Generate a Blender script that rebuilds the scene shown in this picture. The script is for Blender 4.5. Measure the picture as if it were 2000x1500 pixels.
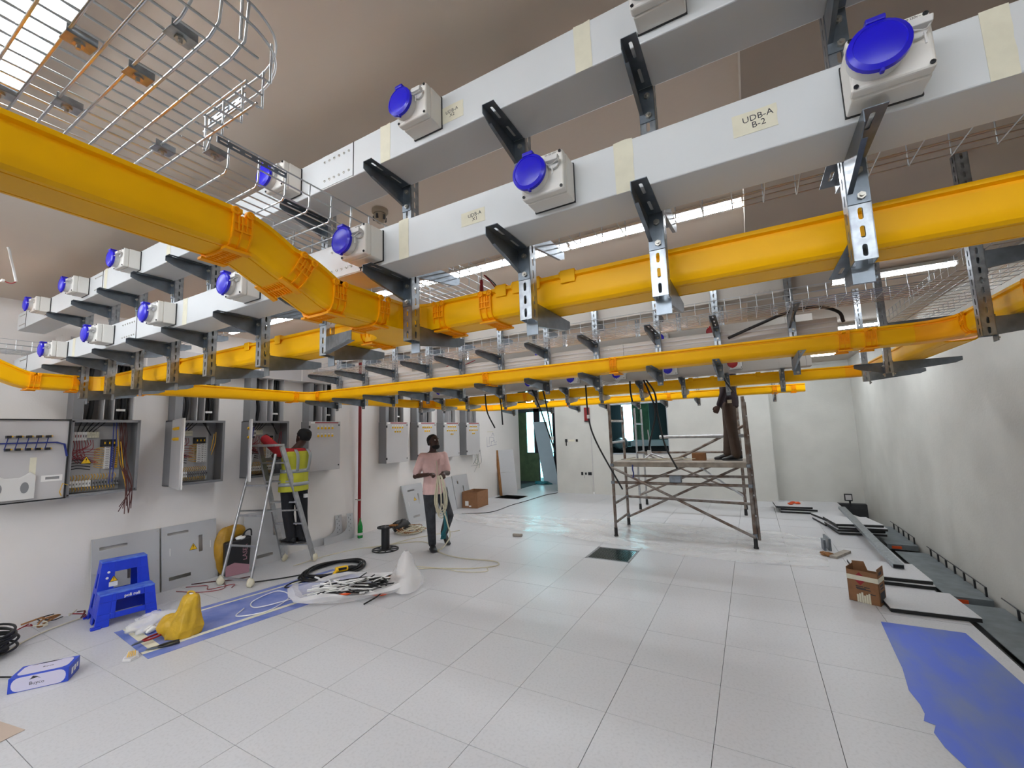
import bpy, math, random
from mathutils import Vector, Matrix
random.seed(7)
PI = math.pi
S = bpy.context.scene
COL = S.collection
for o in list(bpy.data.objects):
    bpy.data.objects.remove(o, do_unlink=True)

# ---------------------------------------------------------------- camera
cd = bpy.data.cameras.new('camera')
cam = bpy.data.objects.new('camera', cd)
COL.objects.link(cam)
cd.sensor_fit = 'HORIZONTAL'
cd.sensor_width = 36.0
cd.lens = 831.46 / 2000 * 36
cd.clip_start = 0.05
cd.clip_end = 200
RR = ((0.87246875, 0.48756986, -0.03277058), (-0.08379254, 0.08319845, -0.99300394), (-0.48143233, 0.86911084, 0.11344276))
r_, d_, f_ = [Vector(v) for v in RR]
cam.matrix_world = Matrix(((r_.x, -d_.x, -f_.x, 2.1219), (r_.y, -d_.y, -f_.y, -2.1123), (r_.z, -d_.z, -f_.z, 1.7191), (0, 0, 0, 1)))
S.camera = cam

# ---------------------------------------------------------------- world and exposure
W = bpy.data.worlds.new('world')
S.world = W
W.use_nodes = True
W.node_tree.nodes['Background'].inputs[0].default_value = (0.55, 0.75, 0.82, 1)
W.node_tree.nodes['Background'].inputs[1].default_value = 1.6
S.view_settings.view_transform = 'Standard'
S.view_settings.look = 'None'
S.view_settings.gamma = 1
S.view_settings.use_curve_mapping = False
S.view_settings.exposure = 0.45
S.cycles.diffuse_bounces = 8
S.cycles.max_bounces = 14
LAMP = 24.0       # strength of the linear ceiling lamps
DAY = 8.0         # brightness of the daylight outside the far openings

# ---------------------------------------------------------------- materials
def lin(h):
    if isinstance(h, str):
        c = [int(h[i:i + 2], 16) / 255 for i in (0, 2, 4)]
        return tuple(x / 12.92 if x <= .04045 else ((x + .055) / 1.055) ** 2.4 for x in c) + (1,)
    return tuple(h) + (1,)
def mat(name, col, rough=.5, metal=0, var=0, vscale=8, bump=0, bscale=40, col2=None, trans=0, alpha=1, spec=None, aniso=None, detail=4, ramp=(.35, .65)):
    m = bpy.data.materials.new(name)
    m.use_nodes = True
    nt = m.node_tree
    b = nt.nodes['Principled BSDF']
    b.inputs['Base Color'].default_value = lin(col)
    b.inputs['Roughness'].default_value = rough
    b.inputs['Metallic'].default_value = metal
    if trans: b.inputs['Transmission Weight'].default_value = trans
    if alpha < 1: b.inputs['Alpha'].default_value = alpha
    if spec is not None: b.inputs['Specular IOR Level'].default_value = spec
    if var or col2 or bump:
        tc = nt.nodes.new('ShaderNodeTexCoord')
        mp = nt.nodes.new('ShaderNodeMapping')
        nt.links.new(tc.outputs['Object'], mp.inputs[0])
        if aniso: mp.inputs['Scale'].default_value = aniso
    if var or col2:
        n = nt.nodes.new('ShaderNodeTexNoise')
        n.inputs['Scale'].default_value = vscale
        n.inputs['Detail'].default_value = detail
        nt.links.new(mp.outputs[0], n.inputs[0])
        r = nt.nodes.new('ShaderNodeValToRGB')
        r.color_ramp.elements[0].position = ramp[0]
        r.color_ramp.elements[1].position = ramp[1]
        c = lin(col)
        k = lin(col2) if col2 else tuple(x * (1 - var) for x in c[:3]) + (1,)
        r.color_ramp.elements[0].color = k
        r.color_ramp.elements[1].color = c
        nt.links.new(n.outputs[0], r.inputs[0])
        nt.links.new(r.outputs[0], b.inputs['Base Color'])
    if bump:
        n2 = nt.nodes.new('ShaderNodeTexNoise')
        n2.inputs['Scale'].default_value = bscale
        n2.inputs['Detail'].default_value = 3
        nt.links.new(mp.outputs[0], n2.inputs[0])
        bp = nt.nodes.new('ShaderNodeBump')
        bp.inputs['Strength'].default_value = bump
        bp.inputs['Distance'].default_value = .01
        nt.links.new(n2.outputs[0], bp.inputs['Height'])
        nt.links.new(bp.outputs[0], b.inputs['Normal'])
    return m
def emit(name, col, s):
    m = bpy.data.materials.new(name)
    m.use_nodes = True
    nt = m.node_tree
    nt.nodes.remove(nt.nodes['Principled BSDF'])
    e = nt.nodes.new('ShaderNodeEmission')
    e.inputs[0].default_value = lin(col)
    e.inputs[1].default_value = s
    nt.links.new(e.outputs[0], nt.nodes['Material Output'].inputs[0])
    return m
K = dict(
    wall=mat('wall_paint', 'e6e3e0', .75, var=.05, vscale=1.5, bump=.08, bscale=60),
    wallr=mat('wall_plaster', 'c9c9c3', .8, var=.08, vscale=2.2, bump=.15, bscale=45),
    ceil=mat('ceiling_paint', 'd6cabc', .8, var=.04, vscale=1.2, bump=.05),
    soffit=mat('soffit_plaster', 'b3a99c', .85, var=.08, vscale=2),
    tile=mat('floor_laminate', 'c6c7ca', .38, var=.10, vscale=55, detail=8, ramp=(.30, .52), bump=.02, bscale=300),
    tile_edge=mat('tile_edge_black', '141516', .6),
    sub=mat('subfloor_concrete', '3a3b3d', .9, var=.3, vscale=6),
    trayst=mat("dull_tray_steel", "757d81", .6, .3, var=.25, vscale=7),
    duct_shade=mat('grey_trunking_shaded', 'b5b0a8', .5),  # darker copy of the grey coat, shade of the rear rows put into colour
    galv=mat('galvanised_steel', 'a9b0b6', .33, .9, var=.25, vscale=30, ramp=(.4, .6)),
    galvd=mat('galvanised_steel_dark', '828b94', .36, .85, var=.3, vscale=14),
    wire=mat('bright_zinc_wire', 'c3c7ca', .28, .9),
    screw=mat('zinc_screw', 'b9b6ae', .3, .9),
    yel=mat('yellow_plastic', 'ffbe00', .42, var=.04, vscale=5, spec=.22),
    yel2=mat('yellow_fitting_plastic', 'fdab00', .45, spec=.25),
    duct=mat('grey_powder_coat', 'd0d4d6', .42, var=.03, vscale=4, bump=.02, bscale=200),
    sock=mat('socket_housing_plastic', 'e4e2dc', .4),
    blue=mat('blue_cap_plastic', '1a12c4', .3),
    blue2=mat('blue_cap_ring', '241cb4', .35),
    red=mat('red_cap_plastic', 'a0141c', .35),
    knob=mat('pale_grey_plastic', 'd2d2d0', .4),
    tape=mat('masking_tape', 'dbd8c4', .8, var=.06, vscale=30),
    ink=mat('ink', '3a3a40', .8),
    black=mat('black_rubber', '121214', .5),
    blackp=mat('black_plastic', '1a1b1e', .42),
    cab=mat('cabinet_grey_enamel', 'bdbcbd', .45, var=.03, vscale=3),
    cabin=mat('cabinet_inside', '808184', .5),
    plate=mat('cover_plate_grey', 'b4b6b9', .45, var=.04, vscale=3),
    white=mat('white_plastic', 'e6e6e4', .4),
    cream=mat('cream_cord', 'cfc9b2', .6),
    redw=mat('red_wire', '8d1220', .45),
    brownw=mat('brown_wire', '4a1a16', .45),
    yelw=mat('yellow_wire', 'd8a51c', .45),
    bluew=mat('blue_wire', '20307c', .45),
    greenw=mat('green_wire', '3c6b2c', .45),
    redpipe=mat('red_pipe_paint', '7c0d12', .35),
    card=mat('cardboard', '8c6444', .85, var=.12, vscale=20),
    cardin=mat('cardboard_inside', '6b4a32', .9),
    stool=mat('blue_stool_plastic', '1237c8', .42, var=.10, vscale=9),
    stoolt=mat('dusty_blue_plastic', '5b7fd6', .6, var=.2, vscale=14, col2='2f55cf'),
    film=mat('blue_protective_film', '4162d2', .42, col2='6678ae', vscale=5, bump=.12, bscale=18, aniso=(1, .35, 1), ramp=(.3, .62)),
    filml=mat('blue_film_dusty', '8490c8', .5, col2='6276bd', vscale=5, bump=.08, bscale=20),
    poly=mat('clear_polythene', 'ffffff', .16, alpha=.36, bump=.6, bscale=16, spec=.6),
    polyw=mat('milky_polythene', 'f8f8f8', .25, alpha=.45, bump=.5, bscale=22, spec=.6),
    ybag=mat('yellow_bag', 'cba324', .45, bump=.7, bscale=22, var=.2, vscale=9),
    ybagd=mat('mustard_bag', 'b08417', .5, bump=.7, bscale=22, var=.25, vscale=9),
    alu=mat('aluminium', 'b8babd', .35, .85, var=.2, vscale=18),
    scaf=mat('scaffold_tube', '8b8580', .5, .55, col2='6d5b50', vscale=9, ramp=(.38, .6)),
    wood=mat('raw_wood', '9a6a3c', .8, var=.25, vscale=14),
    plank=mat('scaffold_plank', 'a39b90', .7, var=.3, vscale=10, bump=.3, bscale=30),
    skin=mat('dark_skin', '3a2118', .5),
    hair=mat('black_hair', '0b0a0b', .75, bump=.4, bscale=200),
    eye=mat('eye_white', 'd8d2c8', .3),
    pink=mat('pink_shirt_cloth', 'dcb8b4', .85, var=.06, vscale=24, bump=.25, bscale=24),
    jean=mat('faded_grey_denim', '3e4046', .9, col2='26272c', vscale=9, bump=.3, bscale=22, ramp=(.3, .62)),
    shoe=mat('black_shoe', '18181b', .5),
    sole=mat('grey_sole', '3c3b3f', .7),
    vest=mat('high_visibility_fabric', 'b3b32c', .7, var=.08, vscale=8, bump=.2, bscale=16),
    vesto=mat('vest_mesh_back', 'c3b23a', .75, bump=.2, bscale=16),
    refl=mat('reflective_tape', '9aa0a4', .35, .3),
    redsh=mat('red_shirt_cloth', '9c1620', .8, bump=.2, bscale=18),
    trou=mat('dark_trousers', '1d1e23', .9, bump=.3, bscale=16),
    maroon=mat('dark_maroon_shirt', '22141a', .85, bump=.2, bscale=18),
    brown=mat('brown_trousers', '46382f', .9, bump=.3, bscale=16, var=.2, vscale=7),
    cap=mat('black_cap', '08080a', .8),
    greenb=mat('green_bottle_plastic', '0d8a35', .25, var=.3, vscale=30),
    door=mat('green_board', '5c7a60', .8, var=.25, vscale=6),
    olive=mat('olive_board', '4c5a3c', .8, var=.3, vscale=6),
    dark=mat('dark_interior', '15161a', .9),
    glass=mat('glass', 'c8e6e6', .05, trans=1.0),
    warn=mat('warning_yellow', 'e8b80c', .5),
    orange=mat('orange_plastic', 'd8521c', .5),
    teal=mat('teal_plastic', '14606a', .4),
    floorvent=mat('dark_grille', '1c2a2a', .2, .3),
    print=mat('box_print_lilac', 'c9c6dc', .5),
    boxblue=mat('box_blue', '2746bb', .45),
    pinkbag=mat('bag_pink', 'a47a86', .5),
    beige=mat('beige_sheet', 'b7a698', .8),
    plaster=mat('grey_board', 'a4acb4', .8, var=.05, vscale=4),
    detect=mat('dusty_detector', '8c7c68', .7),
    lamp=emit('lamp_diffuser', 'f4f9ff', LAMP),
    lampb=emit('lamp_diffuser_bright', 'f4f9ff', 58.0),
    sky=emit('daylight', 'a4e8f4', DAY),
)

# ---------------------------------------------------------------- mesh building
class MB:
    def __init__(s):
        s.v = []; s.f = []; s.m = []; s.mi = 0
    def add(s, vs, fs):
        k = len(s.v)
        s.v += [tuple(v) for v in vs]
        s.f += [tuple(i + k for i in f) for f in fs]
        s.m += [s.mi] * len(fs)
        return s
    def box(s, x0, x1, y0, y1, z0, z1):
        s.add([(x0, y0, z0), (x1, y0, z0), (x1, y1, z0), (x0, y1, z0), (x0, y0, z1), (x1, y0, z1), (x1, y1, z1), (x0, y1, z1)],
              [(3, 2, 1, 0), (4, 5, 6, 7), (0, 1, 5, 4), (1, 2, 6, 5), (2, 3, 7, 6), (3, 0, 4, 7)])
        return s
    def cb(s, c, d):
        return s.box(c[0] - d[0] / 2, c[0] + d[0] / 2, c[1] - d[1] / 2, c[1] + d[1] / 2, c[2] - d[2] / 2, c[2] + d[2] / 2)
    def bar(s, a, b, w, h=None, up=(0, 0, 1)):       # rectangular bar between two points
        h = h or w
        a = Vector(a); b = Vector(b); t = (b - a).normalized(); u = Vector(up)
        if abs(t.dot(u)) > .98: u = Vector((0, 1, 0))
        n = t.cross(u).normalized(); u = n.cross(t)
        vs = [p + n * (w / 2 * i) + u * (h / 2 * j) for p in (a, b) for i, j in ((-1, -1), (1, -1), (1, 1), (-1, 1))]
        return s.add(vs, [(0, 1, 2, 3), (7, 6, 5, 4), (0, 4, 5, 1), (1, 5, 6, 2), (2, 6, 7, 3), (3, 7, 4, 0)])
    def tube(s, pts, r, n=6, cap=True):
        pts = [Vector(p) for p in pts]
        rs = r if isinstance(r, (list, tuple)) else [r] * len(pts)
        t0 = (pts[1] - pts[0]).normalized()
        u = Vector((0, 0, 1)) if abs(t0.z) < .9 else Vector((1, 0, 0))
        u = (u - t0 * u.dot(t0)).normalized()
        vs = []; fs = []
        for i, p in enumerate(pts):
            t = (pts[min(i + 1, len(pts) - 1)] - pts[max(i - 1, 0)]).normalized()
            u = u - t * u.dot(t)
            u = u.normalized() if u.length > 1e-6 else t.orthogonal().normalized()
            w = t.cross(u)
            for k in range(n):
                a = 2 * PI * k / n
                vs.append(p + (u * math.cos(a) + w * math.sin(a)) * rs[i])
        for i in range(len(pts) - 1):
            for k in range(n):
                a = i * n + k; b = i * n + (k + 1) % n
                fs.append((a, b, b + n, a + n))
        if cap:
            fs.append(tuple(range(n))[::-1]); fs.append(tuple(range((len(pts) - 1) * n, len(pts) * n)))
        return s.add(vs, fs)
    def cyl(s, a, b, r, n=12, r2=None):
        return s.tube([a, b], [r, r if r2 is None else r2], n)
    def prism(s, poly, o, ax, ay, az, d):            # extrude a 2-D outline: o + ax*u + ay*v, by d along az
        o = Vector(o); ax = Vector(ax); ay = Vector(ay); az = Vector(az) * d
        n = len(poly)
        vs = [o + ax * p[0] + ay * p[1] for p in poly] + [o + ax * p[0] + ay * p[1] + az for p in poly]
        fs = [tuple(range(n))[::-1], tuple(range(n, 2 * n))] + [(i, (i + 1) % n, (i + 1) % n + n, i + n) for i in range(n)]
        return s.add(vs, fs)
    def sweep(s, prof, frames, closed=True, caps=True):   # frames: (origin, across, up)
        n = len(prof); vs = []; fs = []
        for o, a, u in frames:
            vs += [Vector(o) + Vector(a) * p[0] + Vector(u) * p[1] for p in prof]
        for i in range(len(frames) - 1):
            for k in range(n if closed else n - 1):
                a = i * n + k; b = i * n + (k + 1) % n
                fs.append((a, b, b + n, a + n))
        if caps and closed:
            fs.append(tuple(range(n))[::-1]); fs.append(tuple(range((len(frames) - 1) * n, len(frames) * n)))
        return s.add(vs, fs)
    def lathe(s, prof, o=(0, 0, 0), n=20, ax=(0, 0, 1)):   # profile of (radius, height)
        ax = Vector(ax).normalized(); u = ax.orthogonal().normalized(); w = ax.cross(u); o = Vector(o)
        vs = []; fs = []
        for r, h in prof:
            for k in range(n):
                a = 2 * PI * k / n
                vs.append(o + ax * h + (u * math.cos(a) + w * math.sin(a)) * max(r, 1e-4))
        for i in range(len(prof) - 1):
            for k in range(n):
                a = i * n + k; b = i * n + (k + 1) % n
                fs.append((a, b, b + n, a + n))
        fs.append(tuple(range(n))[::-1]); fs.append(tuple(range((len(prof) - 1) * n, len(prof) * n)))
        return s.add(vs, fs)
    def blob(s, c, r, n=10, noise=0, seed=0, flat=None):
        rnd = random.Random(seed); vs = []; fs = []; m = n * 2
        ph = [rnd.uniform(0, 6.28) for _ in range(6)]
        for i in range(n + 1):
            t = PI * i / n
            for k in range(m):
                p = 2 * PI * k / m
                d = Vector((math.sin(t) * math.cos(p), math.sin(t) * math.sin(p), math.cos(t)))
                q = 1 + noise * (math.sin(3 * p + ph[0]) * math.sin(2 * t + ph[1]) + .6 * math.sin(5 * p + ph[2] + 3 * t) * math.sin(t) + .4 * math.sin(9 * t + 7 * p + ph[3]) * math.sin(t))
                v = Vector((d.x * r[0], d.y * r[1], d.z * r[2])) * q
                if flat is not None: v.z = max(v.z, flat)
                vs.append(Vector(c) + v)
        for i in range(n):
            for k in range(m):
                a = i * m + k; b = i * m + (k + 1) % m
                fs.append((a, b, b + m, a + m))
        return s.add(vs, fs)
    def build(s, name, m, parent=None, smooth=None, bevel=0, bseg=2, solid=0):
        me = bpy.data.meshes.new(name)
        me.from_pydata(s.v, [], s.f)
        ms = m if isinstance(m, (list, tuple)) else [m]
        for x in ms: me.materials.append(K[x] if isinstance(x, str) else x)
        if len(ms) > 1: me.polygons.foreach_set('material_index', s.m)
        me.update()
        if smooth:
            me.polygons.foreach_set('use_smooth', [True] * len(me.polygons))
            if smooth < 180: me.set_sharp_from_angle(angle=math.radians(smooth))
        o = bpy.data.objects.new(name, me)
        COL.objects.link(o)
        if parent: o.parent = parent
        if solid:
            md = o.modifiers.new('solidify', 'SOLIDIFY'); md.thickness = solid; md.offset = 0
        if bevel:
            md = o.modifiers.new('bevel', 'BEVEL'); md.width = bevel; md.segments = bseg; md.limit_method = 'ANGLE'; md.angle_limit = math.radians(50)
        return o
def empty(name, loc=(0, 0, 0), rz=0):
    o = bpy.data.objects.new(name, None)
    o.empty_display_size = .1
    COL.objects.link(o)
    o.location = loc; o.rotation_euler = (0, 0, rz)
    return o
def tag(o, label, cat, group=None, kind=None):
    o['label'] = label; o['category'] = cat
    if group: o['group'] = group
    if kind: o['kind'] = kind
    return o
def thing(name, label, cat, loc=(0, 0, 0), rz=0, group=None):
    return tag(empty(name, loc, rz), label, cat, group)
def struct(o):
    o['kind'] = 'structure'; return o
def stuff(o):
    o['kind'] = 'stuff'; return o
def copy_tree(o, parent=None):
    c = o.copy(); COL.objects.link(c)
    if parent: c.parent = parent
    for ch in list(o.children): copy_tree(ch, c)
    return c
def share(o, name, parent, loc=(0, 0, 0), rz=0):      # another object on the same mesh
    c = bpy.data.objects.new(name, o.data); COL.objects.link(c)
    if parent: c.parent = parent
    c.location = loc; c.rotation_euler = (0, 0, rz)
    for md in o.modifiers:
        k = c.modifiers.new(md.name, md.type)
        if md.type == 'BEVEL': k.width = md.width; k.segments = md.segments; k.limit_method = 'ANGLE'; k.angle_limit = md.angle_limit
    return c
def text(body, size, m, parent, loc, rot, name='lettering', ext=.0006, font=None, bold=0, xs=1.0, align='CENTER'):
    cu = bpy.data.curves.new(name, 'FONT')
    cu.body = body; cu.size = size; cu.align_x = align; cu.align_y = 'CENTER'; cu.extrude = ext; cu.offset = bold; cu.space_line = .85
    cu.resolution_u = 2
    t = bpy.data.objects.new(name, cu); COL.objects.link(t)
    dg = bpy.context.evaluated_depsgraph_get()
    me = bpy.data.meshes.new_from_object(t.evaluated_get(dg))
    bpy.data.objects.remove(t, do_unlink=True)
    me.materials.clear(); me.materials.append(K[m])
    o = bpy.data.objects.new(name, me); COL.objects.link(o)
    if parent: o.parent = parent
    o.location = loc; o.rotation_euler = rot; o.scale = (xs, 1, 1)
    return o
ORD = ['first', 'second', 'third', 'fourth', 'fifth', 'sixth', 'seventh', 'eighth', 'ninth', 'tenth', 'eleventh', 'twelfth', 'thirteenth']
def spline(pts, n=6):                                  # Catmull-Rom through points
    P = [Vector(p) for p in pts]; P = [P[0] * 2 - P[1]] + P + [P[-1] * 2 - P[-2]]
    out = []
    for i in range(1, len(P) - 2):
        for k in range(n):
            t = k / n; a, b, c, d = P[i - 1:i + 3]
            out.append(.5 * ((2 * b) + (c - a) * t + (2 * a - 5 * b + 4 * c - d) * t * t + (3 * b - a - 3 * c + d) * t ** 3))
    out.append(P[-2])
    return out
# ---------------------------------------------------------------- room shell
XL, XR, ZC, YB = -4.18, 4.08, 3.2, 9.2
b = MB(); b.box(-6.2, 4.3, -6.7, 13, -.40, -.30); b.box(XL, 3.6, -6.7, -1.81, -.30, -.001); b.box(-6.2, XL, 9.6, 13, -.3, -.001); b.box(XL, -2.7, 11.4, 13, -.3, -.001); b.box(-2.7, 4.1, 9.3, 13, -.3, -.001)
floor = struct(b.build('floor', 'sub'))
HOLES = {(0, 6), (-7, 13), (-6, 13)}
tb = MB(); tb.mi = 0; g = .0016
tb.box(g, .6 - g, g, .6 - g, -.006, 0); tb.mi = 1; tb.box(g, .6 - g, g, .6 - g, -.035, -.006)
t0 = None; nt_ = 0
for j in range(-3, 19):
    for i in range(-7, 6):
        if (i, j) in HOLES or (j >= 16 and i > -6): continue
        z = random.uniform(-.0011, .0004)
        if t0 is None:
            t0 = tb.build('floor_tile', ['tile', 'tile_edge'], floor); t0.location = (i * .6, j * .6, z)
        else:
            share(t0, 'floor_tile', floor, (i * .6, j * .6, z))
for x0, x1 in ((-4.2, -4.04), (-3.3, -3.0)):
    b = MB(); b.box(x0 + g, x1 - g, 7.8 + g, 8.4 - g, -.006, 0); b.mi = 1; b.box(x0 + g, x1 - g, 7.8 + g, 8.4 - g, -.035, -.006); b.build('floor_tile', ['tile', 'tile_edge'], floor)

def wall(name, m, *boxes):
    b = MB()
    for q in boxes: b.box(*q)
    return struct(b.build(name, m))
wall('wall_left', 'wall', (XL - .15, XL, -6.7, 9.6, -.3, ZC))
wall('wall_right', 'wallr', (XR, XR + .15, -6.7, 10.0, -.3, ZC))
wall('wall_rear', 'wall', (XL, XR, -6.7, -6.55, -.3, ZC))
WX0, WX1, WZ0, WZ1 = -1.17, .28, 1.09, 2.36
wb = wall('wall_back', 'wallr', (-2.78, WX0, YB, YB + .14, 0, ZC), (WX1, 2.52, YB, YB + .14, 0, ZC), (WX0, WX1, YB, YB + .14, 0, WZ0), (WX0, WX1, YB, YB + .14, WZ1, ZC))
wall('wall_back_right', 'wallr', (2.40, XR, YB + .26, YB + .4, -.3, ZC), (2.38, 2.52, YB + .14, YB + .4, -.3, ZC))
wall('ceiling', 'ceil', (-6.2, 2.2, -6.7, 13, ZC, ZC + .1), (2.2, 4.3, 9.3, 13, ZC, ZC + .1))
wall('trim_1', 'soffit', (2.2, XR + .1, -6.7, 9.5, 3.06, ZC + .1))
# far rooms seen through the doorway and the window
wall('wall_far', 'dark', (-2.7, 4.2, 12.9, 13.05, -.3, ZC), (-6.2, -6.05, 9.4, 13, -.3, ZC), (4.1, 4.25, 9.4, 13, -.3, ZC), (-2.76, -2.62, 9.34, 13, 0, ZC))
# glazed partition with boards at the end of the passage
PY = 11.5
dr = struct(empty('door_1'))
def pp(name, m, x0, x1, z0, z1, y=PY, d=.05):
    b = MB(); b.box(x0, x1, y, y + d, z0, z1); return b.build(name, m, dr, bevel=.004)
pp('steel_jamb', 'galvd', -5.36, -5.22, 0, 3.2, d=.1)
pp('board_panel', 'olive', -5.22, -4.89, 0, 3.2)
pp('board_panel', 'olive', -4.89, -4.44, 0, .97)
pp('board_panel', 'door', -5.9, -5.4, 0, 3.2)
pp('frame_rail', 'blackp', -4.89, -3.84, .97, 1.0, PY - .02)
pp('frame_post', 'maroon', -4.59, -4.36, .98, 3.2, PY - .02, .06)
pp('frame_post', 'maroon', -3.87, -3.66, 0, 3.2, PY - .02, .06)
pp('frame_post', 'blackp', -4.44, -4.40, 0, .97, PY - .02)
pp('frame_rail', 'blackp', -5.22, -3.66, 2.42, 2.62, PY - .02)
pp('glass_pane', 'glass', -4.89, -4.59, 1.0, 2.42, PY + .02, .006)
pp('glass_pane', 'glass', -4.36, -3.87, .0, 2.42, PY + .02, .006)
pp('wall_stub', 'wallr', -3.66, -2.7, 0, 3.2, PY, .1)
b = MB(); b.box(-6.0, -2.8, 12.7, 12.72, -.2, 3.2); b.box(-2.6, 4.0, 12.82, 12.84, -.2, .9)
sk = tag(b.build('daylight_backdrop', 'sky'), 'bright daylight beyond the glazed partition at the passage end', 'daylight')
# room behind the interior window
w1 = struct(empty('window_1'))
def wp(name, m, x0, x1, y0, y1, z0, z1):
    b = MB(); b.box(x0, x1, y0, y1, z0, z1); return b.build(name, m, w1, bevel=.004)
wp('window_sill', 'plaster', WX0 - .02, WX1 + .02, YB - .012, YB + .14, WZ0 - .03, WZ0)
wp('window_reveal', 'plaster', WX0 - .02, WX0, YB - .01, YB + .14, WZ0, WZ1)
wp('window_reveal', 'plaster', WX1, WX1 + .02, YB - .01, YB + .14, WZ0, WZ1)
wp('window_head', 'plaster', WX0 - .02, WX1 + .02, YB - .01, YB + .14, WZ1, WZ1 + .03)
for x0, x1, m in ((-1.22, -1.02, 'door'), (-1.0, -.70, 'door')):
    b = MB(); b.box(x0, x1, 11.9, 12.0, 0, 3.2)
    tag(b.build('green_board_upright', m, bevel=.006), 'green board upright %s in the room behind the window' % ('beside the bright pane' if x0 < -1.1 else 'standing to the right of its twin'), 'board')
b = MB(); b.box(-1.66, -1.26, 12.3, 12.32, 1.32, 2.75)
tag(b.build('lit_window', 'sky'), 'bright lit pane seen through the interior window', 'window')
b = MB(); b.box(-1.15, .4, 11.2, 11.7, 1.18, 1.36)
tag(b.build('duct_board', 'plaster', bevel=.01), 'pale blue-grey board lying in the room behind the window', 'board')
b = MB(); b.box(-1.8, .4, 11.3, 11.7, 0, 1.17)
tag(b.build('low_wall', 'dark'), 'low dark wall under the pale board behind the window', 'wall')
b = MB(); b.lathe([(.0, 0), (.20, 0), (.2, .02), (.17, .03), (.17, .36), (.14, .38), (0, .38)], (-1.42, 11.2, 1.28), 20, (0, -1, 0))
tag(b.build('extract_fan', 'galvd', smooth=40), 'round grey fan housing behind the left of the window', 'fan')

# ceiling lamps: rows of linear fittings, some added out of view for fill
FIX = None
LB = {}
def lamp_row(y, xs, where, z=None):
    global FIX
    for n, x in enumerate(xs):
        lab = 'linear ceiling lamp, %s from left in the row %s' % (ORD[n], where)
        if FIX is None:
            t = thing('linear_lamp', lab, 'lamp', (x, y, z or ZC), 0, 'linear ceiling lamps')
            b = MB(); b.box(-.59, .59, -.035, .035, -.035, 0); b.box(-.6, -.59, -.037, .037, -.06, 0); b.box(.59, .6, -.037, .037, -.06, 0); b.box(-.59, .59, -.075, .075, -.04, -.034); b.build('housing', 'white', t)  # wide wing plate added to keep the diffuser's glow off the ceiling
            b = MB(); b.prism([(-.032, 0), (-.028, -.018), (-.014, -.027), (.014, -.027), (.028, -.018), (.032, 0)], (-.588, 0, -.036), (0, 1, 0), (0, 0, 1), (1, 0, 0), 1.176); b.build('diffuser', 'lamp', t)
            FIX = t
        else:
            t = copy_tree(FIX); t.location = (x, y, z or ZC); t['label'] = lab
            if y < -2.5 or y > 4:  # rear and far rows get stronger diffusers to brighten the room
                for ch in t.children:
                    if ch.name.startswith('diffuser'):
                        if 'B' not in LB:
                            LB['B'] = ch.data.copy(); LB['B'].materials[0] = K['lampb']
                        ch.data = LB['B']
lamp_row(.93, (-3.2, -2.0, -.8, .4, 1.6), 'above the second tray run')
lamp_row(-1.75, (-3.0, -1.4, .22), 'nearest the camera')
lamp_row(-3.4, (-1.6, 1.0), 'just behind the camera')
lamp_row(-4.2, (-2.2, -.4, 1.4), 'added unseen well behind the camera')  # this row and the next two added to light camera-facing sides
lamp_row(-5.4, (-2.2, -.4, 1.4), 'added unseen at the rear wall')
lamp_row(-6.2, (-2.2, -.4, 1.4), 'added unseen closest to the rear wall')
lamp_row(-3.2, (3.0,), 'added unseen under the soffit behind the camera', 3.06)  # extra lamp out of view, put in to light the right wall
lamp_row(2.75, (3.15,), 'under the soffit by the right wall', 3.06)
lamp_row(5.2, (3.2,), 'added under the soffit further along', 3.06)  # this lamp and the next added to lift the far right side
lamp_row(7.9, (3.1,), 'added under the soffit in the far corner', 3.06)
lamp_row(4.9, (-2.9, -1.2, .9), 'over mid room')
lamp_row(7.6, (-2.6, -.8, 1.2), 'near the back wall')
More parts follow.
